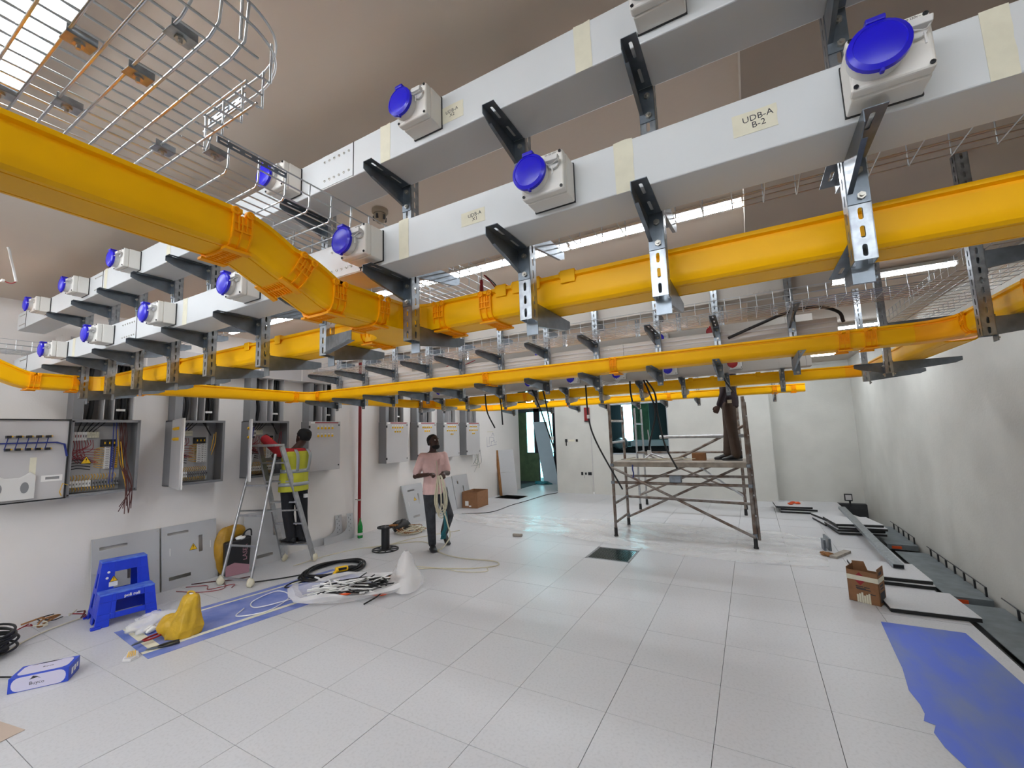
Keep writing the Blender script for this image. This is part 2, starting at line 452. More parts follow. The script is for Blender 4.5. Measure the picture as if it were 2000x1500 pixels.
# ---------------------------------------------------------------- slotted channel, arms, hangers
def slotted(M, o, al, ac, nn, width, L, pitch=.05, sw=.011, sl=.033, t=.0025, off=.0, n=None):
    """strip along al with stadium holes; ac = across, nn = outward normal (3-D vectors)"""
    o = Vector(o); al = Vector(al); ac = Vector(ac); nn = Vector(nn)
    n = n or int(L / pitch); start = (L - n * pitch) * off
    def P(u, v, d): return o + al * u + ac * v - nn * d
    def quad(u0, u1, d, fl):
        q = [P(u0, -width / 2, d), P(u1, -width / 2, d), P(u1, width / 2, d), P(u0, width / 2, d)]
        M.add(q, [(0, 1, 2, 3) if not fl else (3, 2, 1, 0)])
    hs = (sl - sw) / 2; r = sw / 2
    inn = [(hs + r * math.sin(a), r * math.cos(a)) for a in [PI * k / 5 for k in range(6)]] + [(-hs - r * math.sin(a), -r * math.cos(a)) for a in [PI * k / 5 for k in range(6)]]
    out = [(pitch * .2, width / 2), (pitch / 2, width / 2), (pitch / 2, width * .17), (pitch / 2, -width * .17), (pitch / 2, -width / 2), (pitch * .2, -width / 2),
           (-pitch * .2, -width / 2), (-pitch / 2, -width / 2), (-pitch / 2, -width * .17), (-pitch / 2, width * .17), (-pitch / 2, width / 2), (-pitch * .2, width / 2)]
    for k in range(n):
        c = start + (k + .5) * pitch
        vs = []
        for d in (0, t):
            vs += [P(c + u, v, d) for u, v in out] + [P(c + u, v, d) for u, v in inn]
        fs = []
        for i in range(12):
            j = (i + 1) % 12
            fs.append((i, j, 12 + j, 12 + i)); fs.append((24 + j, 24 + i, 36 + i, 36 + j)); fs.append((12 + i, 12 + j, 36 + j, 36 + i))
        M.add(vs, fs)
    for u0, u1 in ((0, start), (start + n * pitch, L)):
        if u1 - u0 > 1e-4:
            quad(u0, u1, 0, 0); quad(u0, u1, t, 1)
    for v, in ((-width / 2,), (width / 2,)):
        M.add([P(0, v, 0), P(L, v, 0), P(L, v, t), P(0, v, t)], [(0, 1, 2, 3)])
    for u in (0, L):
        M.add([P(u, -width / 2, 0), P(u, width / 2, 0), P(u, width / 2, t), P(u, -width / 2, t)], [(0, 1, 2, 3)])
CH = {}
def channel(L, parent, loc):
    k = round(L, 3)
    if k not in CH:
        b = MB()
        slotted(b, (0, 0, 0), (0, 0, 1), (1, 0, 0), (0, -1, 0), .05, L)
        slotted(b, (.025, .025, 0), (0, 0, 1), (0, 1, 0), (1, 0, 0), .05, L)
        slotted(b, (-.025, .025, 0), (0, 0, 1), (0, 1, 0), (-1, 0, 0), .05, L)
        b.box(-.025, -.014, .0475, .05, 0, L); b.box(.014, .025, .0475, .05, 0, L)
        CH[k] = b.build('channel', 'galv', parent); CH[k].location = loc
        return CH[k]
    return share(CH[k], 'channel', parent, loc)
AR = {}
def arm(L, parent, loc, rz=0, slim=0):
    k = (round(L, 3), slim)
    if k not in AR:
        b = MB(); D = .088 if not slim else .06; w = .046
        n = max(2, int(L / .12))
        slotted(b, (0, -.012, 0), (0, -1, 0), (1, 0, 0), (0, 0, 1), w, L - .012, (L - .012) / n, .010, .065, .002)
        out = [(0, 0), (L, 0), (L, -.03), (L - .04, -.046), (0, -D)]
        b.prism(out, (-w / 2, 0, 0), (0, -1, 0), (0, 0, 1), (1, 0, 0), .0022)
        b.bar((-w / 2 + .006, -.002, -D), (-w / 2 + .006, -L + .04, -.046), .012, .002)
        b.box(-.024, .024, -.004, 0, -D - .03, .01)
        a = b.build('arm', 'galvd', parent); a.location = loc; a.rotation_euler = (0, 0, rz)
        for x, z in ((.005, -.03), (.005, -D - .012)):
            m = MB(); m.cyl((x, -.004, z), (x, -.012, z), .010, 6); m.cyl((x, -.012, z), (x, -.018, z), .005, 6); m.build('bolt', 'screw', a)
        AR[k] = a
        return a
    a = AR[k]; c = bpy.data.objects.new('arm', a.data); COL.objects.link(c); c.parent = parent; c.location = loc; c.rotation_euler = (0, 0, rz)
    for ch in a.children: share(ch, 'bolt', c, ch.location)
    return c
def hanger(x, y, zb, zt, arms, label, group, rz=0):
    t = thing('hanger_post', label, 'post', (x, y, zb), rz, group)
    channel(zt - zb, t, (0, 0, 0))
    for side, z, L in arms:                    # side -1: arm towards local -y (front), +1: arm behind the post
        arm(L, t, (0, 0 if side < 0 else .05, z - zb), 0 if side < 0 else PI, 0)
    return t
def zt_at(x): return 3.06 if x > 2.18 else ZC
XA = [-2.90, -2.35, -1.86, -1.31, -.835, -.265, .288, .85, 1.43, 1.908, 2.418, 2.95]
XB = [-2.68, -2.18, -1.66, -1.12, -.65, -.14, .40, .91, 1.47, 1.94, 2.46]
def row(xs, y, arms, nm, zb=2.133, group=None):
    for n, x in enumerate(xs):
        hanger(x, y, zb, zt_at(x), arms, 'slotted steel hanger post with bracket arms, %s from the left in the %s row' % (ORD[n], nm), 'hanger posts of the %s row' % nm)
row(XA, -.74, [(-1, 2.842, .23), (-1, 2.402, .23), (1, 2.515, .31), (1, 2.203, .34)], 'nearest')
row(XB, 1.72, [(-1, 2.53, .43), (-1, 2.20, .46), (1, 2.33, .22), (1, 2.74, .22)], 'second', 2.12)
row([-2.9, -2.4, -1.9, -1.2, -.64, -.15, .35, .9, 1.42, 1.92, 2.48], 3.6, [(-1, 2.735, .23), (-1, 2.325, .23), (1, 2.5, .31), (1, 2.2, .34)], 'third', 2.12)
row([-2.4, -1.5, -.9, -.3, .3, .8, 1.35, 1.95, 2.5], 6.1, [(-1, 2.2, .5)], 'farthest', 2.10)
for n, (y, zb) in enumerate(((.80, 2.11), (2.50, 2.11), (-.9, 2.11), (3.3, 2.11))):
    t = hanger(3.14, y, zb, 3.06, [(1, 2.2, .42), (1, 2.53, .42)] + ([(-1, 2.2, .2)] if n == 1 else []), 'slotted steel hanger post carrying the side raceway along the right wall, %s' % ['nearer the corner fitting', 'beyond the second row', 'nearest the camera', 'by the third row'][n], 'hanger posts of the side run', -PI / 2)
hanger(.46, -1.98, 2.25, ZC, [(-1, 2.32, .37)], 'dark steel hanger post under the high raceway at the edge of view', 'hanger posts of the high raceway', PI / 2)
# diagonal bracket under the near tee
t = thing('tee_bracket', 'pale steel bracket plate propping the yellow tee from the seventh post', 'bracket', (.313, -.74, 2.138))
b = MB(); b.prism([(0, 0), (.36, 0), (.36, .045), (.0, .085)], (0, -.002, 0), Vector((.93, -.36, 0)), (0, 0, 1), Vector((.36, .93, 0)), .003); b.build('side_plate', 'galv', t)
b = MB(); b.bar((0, 0, .001), (.335, -.13, .001), .03, .002); b.build('bottom_lip', 'galv', t)

# ---------------------------------------------------------------- busbar trunking
def duct(nm, label, x0, x1, y0, y1, z0, z1, joints, tapes, face=-1):
    dm = 'duct_shade' if nm[0] in '23' else 'duct'
    t = thing('busbar_trunking', label, 'trunking', (x0, (y0 + y1) / 2, z0))
    L = x1 - x0; h = z1 - z0; w = (y1 - y0) / 2
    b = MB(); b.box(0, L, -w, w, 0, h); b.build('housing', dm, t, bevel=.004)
    b = MB(); b.box(-.004, 0, -w + .004, w - .004, .004, h - .004); b.build('end_cap', 'cab', t, bevel=.002)
    for xa, xb in joints:                       # joint cover plate with two rows of bolts
        b = MB(); b.box(xa - x0, xb - x0, face * w - .0025, face * w + .0025, .004, h - .004)
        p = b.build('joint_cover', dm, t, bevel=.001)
        m = MB(); m.lathe([(0, 0), (.0055, .0), (.0055, .003), (.003, .0035), (.003, .002), (0, .002)], (0, 0, 0), 8, (0, face, 0))
        s0 = None
        for zz in (.035, h - .035):
            for k in range(6):
                l = (xa - x0 + (xb - xa) * (.12 + .76 * k / 5), face * (w + .0025), zz)
                if s0 is None: s0 = m.build('screw', 'screw', p); s0.location = l
                else: share(s0, 'screw', p, l)
        b = MB(); b.box(xb - x0, xb - x0 + .0015, face * w - .003, face * w + .003, .002, h - .002); b.build('joint_seam', 'blackp', t)
    for q in tapes:
        x, wd, a, bz = q[:4]
        rnd = random.Random(int(x * 1000)); n = 6
        pl = [(0 + rnd.uniform(-.002, .002), a)] + [(wd, a)] + [(wd + rnd.uniform(-.0015, .0015), a + (bz - a) * k / n) for k in range(1, n)] + [(wd, bz), (wd * .6, bz + rnd.uniform(-.003, .003)), (0, bz)]
        b = MB(); b.prism([(u - wd / 2, v) for u, v in pl], (x - x0, face * w + face * .0004, 0), (1, 0, 0), (0, 0, 1), (0, face, 0), .0006)
        tp = b.build('tape_strip', 'tape', t)
        if len(q) > 4:
            text(q[4], q[5], 'ink', tp, (x - x0 + .008, face * w - .0011, (a + bz) / 2), (PI / 2, -.06, 0), 'handwriting', .0002)
    return t
UZ0, UZ1, LZ0, LZ1 = 2.845, 3.006, 2.405, 2.562
hU, hL = UZ1 - UZ0, LZ1 - LZ0
full = lambda x, w, h: (x, w, -.001, h + .001)
duct('U', 'upper pale grey busbar trunking of the nearest row, just under the ceiling', -3.95, 3.6, -.92, -.735, UZ0, UZ1, [(.50, .71), (-3.9, -3.7), (-2.1, -1.95)],
     [full(.90, .056, hU), full(1.757, .056, hU), full(-.95, .05, hU), full(-1.9, .05, hU), (1.235, .12, .04, .105, 'UDB-A\nX2', .019), (-.62, .06, .06, .12)])
duct('L', 'lower pale grey busbar trunking of the nearest row, above the yellow raceway', -3.95, 3.6, -.92, -.745, LZ0, LZ1, [(.56, .76), (-1.56, -1.33), (-3.75, -3.55)],
     [full(1.0, .05, hL), full(1.861, .056, hL), full(2.634, .045, hL), full(-.70, .05, hL), full(-2.42, .05, hL), (1.326, .10, .05, .10, 'UDB-A\nX1', .019), (2.195, .10, .055, .115, 'UDB-A\nB-2', .023)])
duct('2L', 'plain lower trunking behind the second row of posts, ribbed grey', -2.9, 2.75, 1.79, 1.96, 2.335, 2.50, [(.9, 1.15)], [])
duct('2U', 'plain upper trunking behind the second row of posts', -2.9, 2.75, 1.79, 1.96, 2.75, 2.90, [(2.2, 2.45)], [])
duct('3U', 'upper trunking of the third row with a red socket', -2.9, 2.8, 3.41, 3.58, 2.74, 2.90, [(2.3, 2.55)], [])
duct('3L', 'lower trunking of the third row with hanging black flexes', -2.9, 2.75, 3.41, 3.58, 2.33, 2.49, [(2.45, 2.7), (-.25, 0)], [])
b = MB()
for k in range(4): b.box(-2.88, 2.74, 1.787, 1.79, 2.355 + k * .036, 2.362 + k * .036)
o = b.build('housing_ribs', 'cab', [q for q in bpy.data.objects if q.get('label', '').startswith('plain lower')][0]); o.matrix_parent_inverse = o.parent.matrix_world.inverted() if False else Matrix.Translation(-Vector(o.parent.location))

# ---------------------------------------------------------------- socket units
SOCK = {}
def socket(x, yf, zc, label, group, colr='blue'):
    if colr not in SOCK:
        t = thing('socket_unit', label, 'socket', (x, yf, zc), 0, group)
        b = MB(); b.prism([(-.062, -.064), (.072, -.064), (.072, .062), (-.062, .062)], (0, 0, 0), (1, 0, 0), (0, 0, 1), (0, -1, 0), .064)
        b.build('box', 'sock', t, bevel=.004)
        b = MB(); b.box(-.0635, .0735, -.006, 0, -.0655, .0635); b.build('gasket', 'blackp', t)
        b = MB(); b.box(-.066, .072, -.094, -.064, -.063, .061); b.build('front_cover', 'sock', t, bevel=.007, bseg=3)
        b = MB(); b.lathe([(0, 0), (.049, 0), (.050, .018), (.045, .026), (0, .026)], (-.022, -.094, -.004), 28, (0, -1, 0)); b.build('socket_collar', 'knob', t, smooth=40)
        cp = MB(); cp.lathe([(0, .0), (.052, 0), (.054, .003), (.053, .012), (.044, .017), (.043, .0155), (.034, .0175), (0, .0185)], (-.022, -.120, -.004), 32, (0, -1, 0)); cap = cp.build('cap', colr, t, smooth=35)
        b = MB(); b.box(-.040, -.006, -.136, -.100, .046, .058); b.build('cap_hinge', 'blue2' if colr == 'blue' else colr, cap, bevel=.003)
        b = MB(); b.box(-.026, -.018, -.134, -.122, -.064, -.056); b.build('cap_catch', 'blue2' if colr == 'blue' else colr, cap, bevel=.002)
        b = MB(); b.cyl((.045, -.094, .018), (.045, -.104, .018), .019, 20); b.prism([(-.02, -.006), (.02, -.009), (.022, .006), (-.02, .010)], (.045, -.104, .022), (1, 0, .05), (0, 0, 1), (0, -1, 0), .018); kn = b.build('switch_knob', 'knob', t, bevel=.002)
        b = MB(); b.tube(spline([(.03, -.118, .012), (.038, -.13, -.002), (.05, -.128, -.004), (.062, -.115, .014)]), .0012, 5); b.box(.048, .051, -.124, -.121, -.03, -.006); b.build('locking_pin', 'knob', kn)
        for sx, sz in ((-.058, -.055), (.064, -.055), (-.058, .053), (.064, .053)):
            b = MB(); b.lathe([(0, .0), (.0048, 0), (.0048, .002), (.0028, .002), (.0028, .0006), (0, .0006)], (sx, -.0945, sz), 10, (0, -1, 0)); b.build('screw', 'blackp', t)
        text('16A 200-250V~\nIP44', .0065, 'ink', t, (.036, -.0945, .050), (PI / 2, 0, 0), 'rating_print', .0002)
        SOCK[colr] = t
        return t
    t = copy_tree(SOCK[colr]); t.location = (x, yf, zc); t['label'] = label; t['group'] = group
    return t
LX = [-2.61, -1.74, -.87, -.02, .82, 1.635, 2.437]
for n, x in enumerate(LX):
    socket(x, -.92, 2.484, 'blue-capped white socket on the lower near trunking, %s from the left' % ORD[n], 'sockets on the lower near trunking')
for n, x in enumerate([-3.11, -2.27, -1.40, -.56, .285, 1.125, 1.99]):
    socket(x, -.92, 2.935, 'blue-capped white socket on the upper near trunking, %s from the left' % ORD[n], 'sockets on the upper near trunking')
n = 0
for x, c in ((-2.2, 'blue'), (-1.35, 'blue'), (-.58, 'blue'), (.06, 'blue'), (.69, 'blue'), (1.32, 'blue'), (2.02, 'red')):
    s = socket(x, 3.41, 2.425, 'red-capped socket on the lower trunking of the third row' if c == 'red' else 'blue-capped socket on the lower trunking of the third row, %s from left' % ORD[n], 'sockets on the third row', c); n += 1
for x, c, l in ((-.4, 'blue', 'blue-capped socket at the left on the upper trunking of the third row'), (1.25, 'blue', 'blue-capped socket at the right on the upper trunking of the third row'), (1.83, 'red', 'red-capped socket on the upper trunking of the third row')):
    socket(x, 3.41, 2.82, l, 'sockets on the third row', c)

# ---------------------------------------------------------------- yellow raceways
_h = [(.090, .125), (.097, .125), (.097, .112), (.090, .110), (.084, .107), (.084, .099), (.0915, .096), (.0915, .040), (.089, .024), (.081, .010), (.068, .002), (.056, .001), (.0555, .007), (.0515, .007), (.051, .001)]
_i = [(.084, .125), (.080, .106), (.080, .099), (.085, .09), (.085, .040), (.079, .018), (.064, .011), (.05, .010)]
RP = _h + [(-x, z) for x, z in _h[::-1]] + [(-x, z) for x, z in _i] + [(x, z) for x, z in _i[::-1]]
UP = Vector((0, 0, 1))
def trough(parent, pts, name='trough', m='yel', smooth=24):
    pts = [Vector(p) for p in pts]; fr = []
    for i, p in enumerate(pts):
        t = (pts[min(i + 1, len(pts) - 1)] - pts[max(i - 1, 0)]).normalized()
        a = t.cross(UP).normalized(); fr.append((p, a, a.cross(t)))
    b = MB(); b.sweep(RP, fr)
    return b.build(name, m, parent, smooth=smooth)
CP = None
def coupler(parent, loc, rz=0, rx=0):
    global CP
    if CP is None:
        b = MB(); o = .0035
        prof = [(.096, .100), (.0965, .060), (.091, .033), (.077, .010), (.055, -.002), (0, -.003)]
        pr_ = prof + [(-x, z) for x, z in prof[-2::-1]]
        inn = [(x * .955, z + .004) for x, z in pr_[::-1]]
        b.sweep(pr_ + inn, [((0, y, 0), (1, 0, 0), UP) for y in (-.028, .028)])
        big = [(x * 1.07, z - .006 if z < .05 else z) for x, z in pr_]
        for y0 in (-.03, -.004, .026): b.sweep(big + pr_[::-1], [((0, y, 0), (1, 0, 0), UP) for y in (y0, y0 + .005)])
        for s in (-1, 1):
            for z in (.05, .075): b.cb((s * .099, 0, z), (.007, .056, .004))
            b.cb((s * .1, -.012, .075), (.006, .004, .05)); b.cb((s * .1, .013, .075), (.006, .004, .05))
        for k in range(9): b.cb((-.06 + k * .015, 0, -.006), (.003, .056, .008))
        for s in (-1, 1): b.box(s * .07 - .012, s * .07 + .012, -.04, .04, -.012, -.004)
        o = b.build('coupler', 'yel2', parent, smooth=30)
        for s in (-1, 1):
            for y in (-.022, .022):
                m = MB(); m.lathe([(0, 0), (.013, 0), (.013, .009), (.0095, .011), (.0085, .008), (.004, .008), (.003, .011), (0, .011)], (s * .096, y, .112), 14, (s, 0, 0)); m.build('knob', 'yel2', o, smooth=40)
        CP = o
    else:
        o = bpy.data.objects.new('coupler', CP.data); COL.objects.link(o); o.parent = parent
        for ch in CP.children: share(ch, 'knob', o)
    o.location = loc; o.rotation_euler = (rx, 0, rz)
    return o
def clip(parent, loc, rz=0, w=.05):
    b = MB(); b.box(-w / 2, w / 2, -.101, -.096, .085, .136); b.box(-w / 2, w / 2, -.101, -.07, .132, .136); b.box(-w / 2 - .006, -w / 2, -.1, -.094, .105, .132)
    o = b.build('lid_clip', 'yel', parent, bevel=.002); o.location = loc; o.rotation_euler = (0, 0, rz)
def arcp(c, r, a0, a1, z, n=12):
    return [(c[0] + r * math.cos(math.radians(a0 + (a1 - a0) * k / n)), c[1] + r * math.sin(math.radians(a0 + (a1 - a0) * k / n)), z) for k in range(n + 1)]
def sbend(x, y0, z0, y1, z1, n=14):
    out = []
    for k in range(n + 1):
        t = k / n; s = t * t * (3 - 2 * t)
        out.append((x, y0 + (y1 - y0) * t, z0 + (z1 - z0) * s))
    return out
def tee(parent, c, main, br, z, half=.24, reach=.24):
    """three-way fitting; main = along direction, br = branch direction"""
    m = Vector(main); q = Vector(br); c = Vector((c[0], c[1], z)); r = .11; w = .09
    poly = [(-half, -w), (half, -w), (half, w)] + [(w + r - r * math.sin(a), w + r - r * math.cos(a)) for a in [PI / 2 * k / 8 for k in range(9)]]
    poly += [(w, reach), (-w, reach)] + [(-w - r + r * math.sin(a), w + r - r * math.cos(a)) for a in [PI / 2 * (8 - k) / 8 for k in range(9)]] + [(-half, w)]
    b = MB(); b.prism(poly, c, m, q, UP, .005)
    def wallp(pts):
        for (a0, b0), (a1, b1) in zip(pts[:-1], pts[1:]):
            p = c + m * a0 + q * b0; k = c + m * a1 + q * b1
            b.bar(p + UP * .062, k + UP * .062, .005, .125); b.bar(p + UP * .118, k + UP * .118, .014, .013)
    wallp([(-half, -w), (half, -w)])
    wallp([(half, w)] + [(w + r - r * math.sin(a), w + r - r * math.cos(a)) for a in [PI / 2 * k / 6 for k in range(7)]] + [(w, reach)])
    wallp([(-half, w)] + [(-w - r + r * math.sin(a), w + r - r * math.cos(a)) for a in [PI / 2 * k / 6 for k in range(7)]] + [(-w, reach)])
    return b.build('tee_fitting', 'yel', parent, smooth=30)
ZR = 2.205
t1 = thing('yellow_raceway', 'yellow cable raceway crossing high at upper left with an S-bend down to the tee', 'raceway')
CX = .675
trough(t1, [(CX, -4.2, 2.325), (CX, -1.40, 2.325)])
trough(t1, sbend(CX, -1.40, 2.325, -1.215, 2.265, 8) , 'upper_bend', 'yel')
trough(t1, sbend(CX, -1.215, 2.265, -1.03, ZR, 8), 'lower_bend', 'yel')
trough(t1, [(CX, -1.03, ZR), (CX, -.80, ZR)])
coupler(t1, (CX, -1.40, 2.325)); coupler(t1, (CX, -1.215, 2.265), 0, -.45); coupler(t1, (CX, -1.03, ZR)); coupler(t1, (CX, -.80, ZR))
YM = -.51
t2 = thing('yellow_raceway', 'long yellow cable raceway running along the nearest row of posts', 'raceway')
tee(t2, (CX, YM), (1, 0, 0), (0, -1, 0), ZR, .24, .27)
trough(t2, [(CX + .24, YM, ZR), (3.7, YM, ZR)]); trough(t2, [(-2.77, YM, ZR), (CX - .24, YM, ZR)])
for x in (CX + .24, CX - .24, 1.17, -1.05, -2.77): coupler(t2, (x, YM, ZR), PI / 2)
for x, w in ((1.25, .05), (1.33, .05), (1.40, .06), (1.55, .06), (-.62, .05), (-.30, .05), (-1.5, .05)): clip(t2, (x, YM, ZR), 0, w)
t3 = thing('yellow_raceway', 'yellow cable raceway along the left wall, bending round into the second row', 'raceway')
CL = -3.0; Y4 = 1.54
trough(t3, [(CL, -3.2, 2.37), (CL, -1.45, 2.37)]); trough(t3, sbend(CL, -1.45, 2.37, -1.0, ZR, 16), 'drop_bend')
tee(t3, (CL, YM), (0, -1, 0), (1, 0, 0), ZR, .24, .23)
trough(t3, [(CL, -1.0, ZR), (CL, YM - .24, ZR)]); trough(t3, [(CL, YM + .24, ZR), (CL, Y4 - .26, ZR)])
trough(t3, arcp((CL + .26, Y4 - .26), .26, 180, 90, ZR), 'corner_bend')
for y in (-1.0, YM - .24, YM + .24, Y4 - .26): coupler(t3, (CL, y, ZR))
t4 = thing('yellow_raceway', 'long yellow cable raceway along the second row of posts', 'raceway')
XE = 3.34
trough(t4, [(CL + .26, Y4, ZR), (XE - .26, Y4, ZR)])
for x in (CL + .28, -.15, 1.14, 2.72, 2.86): coupler(t4, (x, Y4, ZR), PI / 2)
t5 = thing('yellow_raceway', 'yellow cable raceway along the right wall, joining the rows', 'raceway')
trough(t5, arcp((XE - .26, Y4 - .26), .26, 90, 0, ZR), 'corner_bend', 'yel2')
trough(t5, [(XE, Y4 - .26, ZR), (XE, -3, ZR)]); coupler(t5, (XE, Y4 - .26, ZR)); coupler(t5, (XE, .6, ZR))
trough(t5, [(XE, Y4 + .1, ZR), (XE, 3.54, ZR)])
t6 = thing('yellow_raceway', 'yellow cable raceway along the third row, partly hidden by posts', 'raceway')
Y5 = 3.83; Y6 = 5.86
trough(t6, [(CL, Y4 + .13, ZR), (CL, Y5 - .26, ZR)]); trough(t6, arcp((CL + .26, Y5 - .26), .26, 180, 90, ZR), 'corner_bend', 'yel2')
trough(t6, [(CL + .26, Y5, ZR), (XE - .26, Y5, ZR)]); trough(t6, arcp((XE - .26, Y5 - .26), .26, 90, 0, ZR), 'corner_bend', 'yel2')
for x in (CL + .3, -.9, .9): coupler(t6, (x, Y5, ZR), PI / 2)
for x in (-.2, .4, 1.1, 1.5, 1.75, 2.25): clip(t6, (x, Y5, ZR))
t7 = thing('yellow_raceway', 'farthest yellow cable raceway, seen edge-on before the back wall', 'raceway')
trough(t7, [(CL, Y5 + .13, ZR), (CL, Y6 - .26, ZR)]); trough(t7, arcp((CL + .26, Y6 - .26), .26, 180, 90, ZR), 'corner_bend', 'yel2')
trough(t7, [(CL + .26, Y6, ZR), (2.9, Y6, ZR)])
for x in (-2.4, -1.0, .9, 2.5, 2.75): coupler(t7, (x, Y6, ZR), PI / 2)

# ---------------------------------------------------------------- wire basket trays
def basket(label, o, al, ac, L, Wd, H=.09, r=.0022, dl=.05, dc=.1, group=None, m='wire'):
    o = Vector(o); al = Vector(al); ac = Vector(ac)
    t = thing('wire_basket_tray', label, 'cable tray', o)
    b = MB(); n = int(round(Wd / dl))
    for k in range(n + 1): b.tube([ac * (Wd * k / n), ac * (Wd * k / n) + al * L], r, 4)
    for s in (0, Wd):
        for h in (H * .5, H): b.tube([ac * s + UP * h, ac * s + UP * h + al * L], r, 4)
    stuff(b.build('long_wires', m, t)); b = MB()
    k = .03
    while k < L:
        p = al * k
        b.tube([p + UP * H, p - UP * .004, p + ac * Wd - UP * .004, p + ac * Wd + UP * H], r, 4); k += dc
    stuff(b.build('cross_wires', m, t))
    return t
basket('wire basket tray behind the nearest row of posts, above the long raceway', (-3.6, -.655, 2.525), (1, 0, 0), (0, 1, 0), 7.2, .28, .08, .002)
basket('wire basket tray on the upper arms of the second row', (-2.7, 1.27, 2.54), (1, 0, 0), (0, 1, 0), 5.9, .36, .09, .0025)
basket('wire basket tray behind the third row of posts', (-2.7, 3.68, 2.52), (1, 0, 0), (0, 1, 0), 5.5, .3)
basket('wire basket tray on the right wall run, meeting the second row', (3.20, -2.5, 2.54), (0, 1, 0), (1, 0, 0), 5.5, .36)
basket('wire basket tray at far left against the left wall', (-3.98, -2.3, 2.62), (0, 1, 0), (1, 0, 0), 2.2, .3)
# the near basket: every rod by itself
nb = thing('wire_basket_tray', 'large shiny wire basket tray overhead at upper left, with a rounded corner', 'cable tray', (0, 0, 2.62))
R0 = .0032; H = .105; rod = None
def rodp(pts, name, r=R0):
    b = MB(); b.tube(pts, r, 6); return b.build(name, 'wire', nb, smooth=60)
x0, x1, xw = .275, .675, 1.195
for k in range(16):                                    # U-shaped cross rods of the narrow part
    y = -1.40 + k * .1
    if rod is None:
        rod = rodp([(x0, 0, H), (x0, 0, .006), (x0 + .006, 0, -.006), (x1 - .02, 0, -.006), (x1 - .004, 0, .012), (x1, 0, H)], 'cross_rod'); rod.location = (0, y, 0)
    else: share(rod, 'cross_rod', nb, (0, y, 0))
for k, y in enumerate([-1.52 - .054 * q for q in range(15)]):
    rodp([(.05, y, -.006), (xw - .05 - (.10, .05, .02)[k] if k < 3 else xw - .05, y, -.006)] + ([(xw - .012, y, .01), (xw, y, H)] if k > 1 else []), 'cross_rod')
lr = None
for k in range(9):
    x = x0 + (x1 - x0) * k / 8
    if lr is None: lr = rodp([(0, -2.5, 0), (0, .25, 0)], 'long_rod'); lr.location = (x, 0, 0)
    else: share(lr, 'long_rod', nb, (x, 0, 0))
lr2 = None
for k in range(10):
    x = .725 + k * .05; ye = -1.505 if x < 1.05 else -1.505 - (x - 1.05) * .7
    rodp([(x, -2.5, 0), (x, ye, 0)], 'long_rod')
for x in (.075, .125, .175, .225): rodp([(x, -2.5, 0), (x, -1.5, 0)], 'long_rod')
for h in (.055, H):
    rodp([(x0, -1.45, h), (x0, .25, h)], 'side_rail'); rodp([(x1, -1.44, h), (x1, .25, h)], 'side_rail')
    rodp(spline([(.72, -1.497, h), (.9, -1.497, h), (1.05, -1.50, h), (1.14, -1.53, h), (1.185, -1.59, h), (xw + .003, -1.68, h), (xw + .005, -1.9, h), (xw, -2.5, h)], 5), 'side_rail')
for x in (.735, .835, .935, 1.035, 1.135): rodp([(x, -1.50 - max(0, x - 1.05) * .45, H), (x, -1.50 - max(0, x - 1.05) * .45, -.004), (x, -1.56, -.006)], 'upright_rod')
rodp([(xw - .006, -1.64, H), (xw - .006, -1.64, .0)], 'upright_rod')
rodp([(.72, -1.497, 0), (.70, -1.46, 0), (x1, -1.47, .02), (x1, -1.45, H)], 'bent_rod')
cl = None
for x, y in ((.895, -1.824), (1.097, -1.717), (.895, -1.719), (.624, -1.771), (.627, -1.563), (.55, -1.873), (.735, -1.47)):
    b = MB(); b.box(-.019, .019, -.026, .026, -.014, -.011); b.box(.017, .019, -.026, .026, -.014, .006)
    c = b.build('clamp_plate', 'galv', nb, bevel=.001); c.location = (x, y, 0); c.rotation_euler = (0, 0, .05)
    b = MB(); b.cyl((0, 0, -.014), (0, 0, -.019), .011, 6); b.cyl((0, 0, -.019), (0, 0, -.028), .0045, 8); b.build('nut', 'screw', c)
b = MB(); slotted(b, (x1 + .004, -1.44, .085), (0, 1, 0), (0, 0, 1), (1, 0, 0), .022, .24, .04, .006, .024)
b.build('joint_strip', 'galvd', nb)
b = MB(); slotted(b, (.735, -1.493, .085), (1, 0, 0), (0, 0, 1), (0, -1, 0), .022, .2, .04, .006, .024); b.build('joint_strip', 'galv', nb)
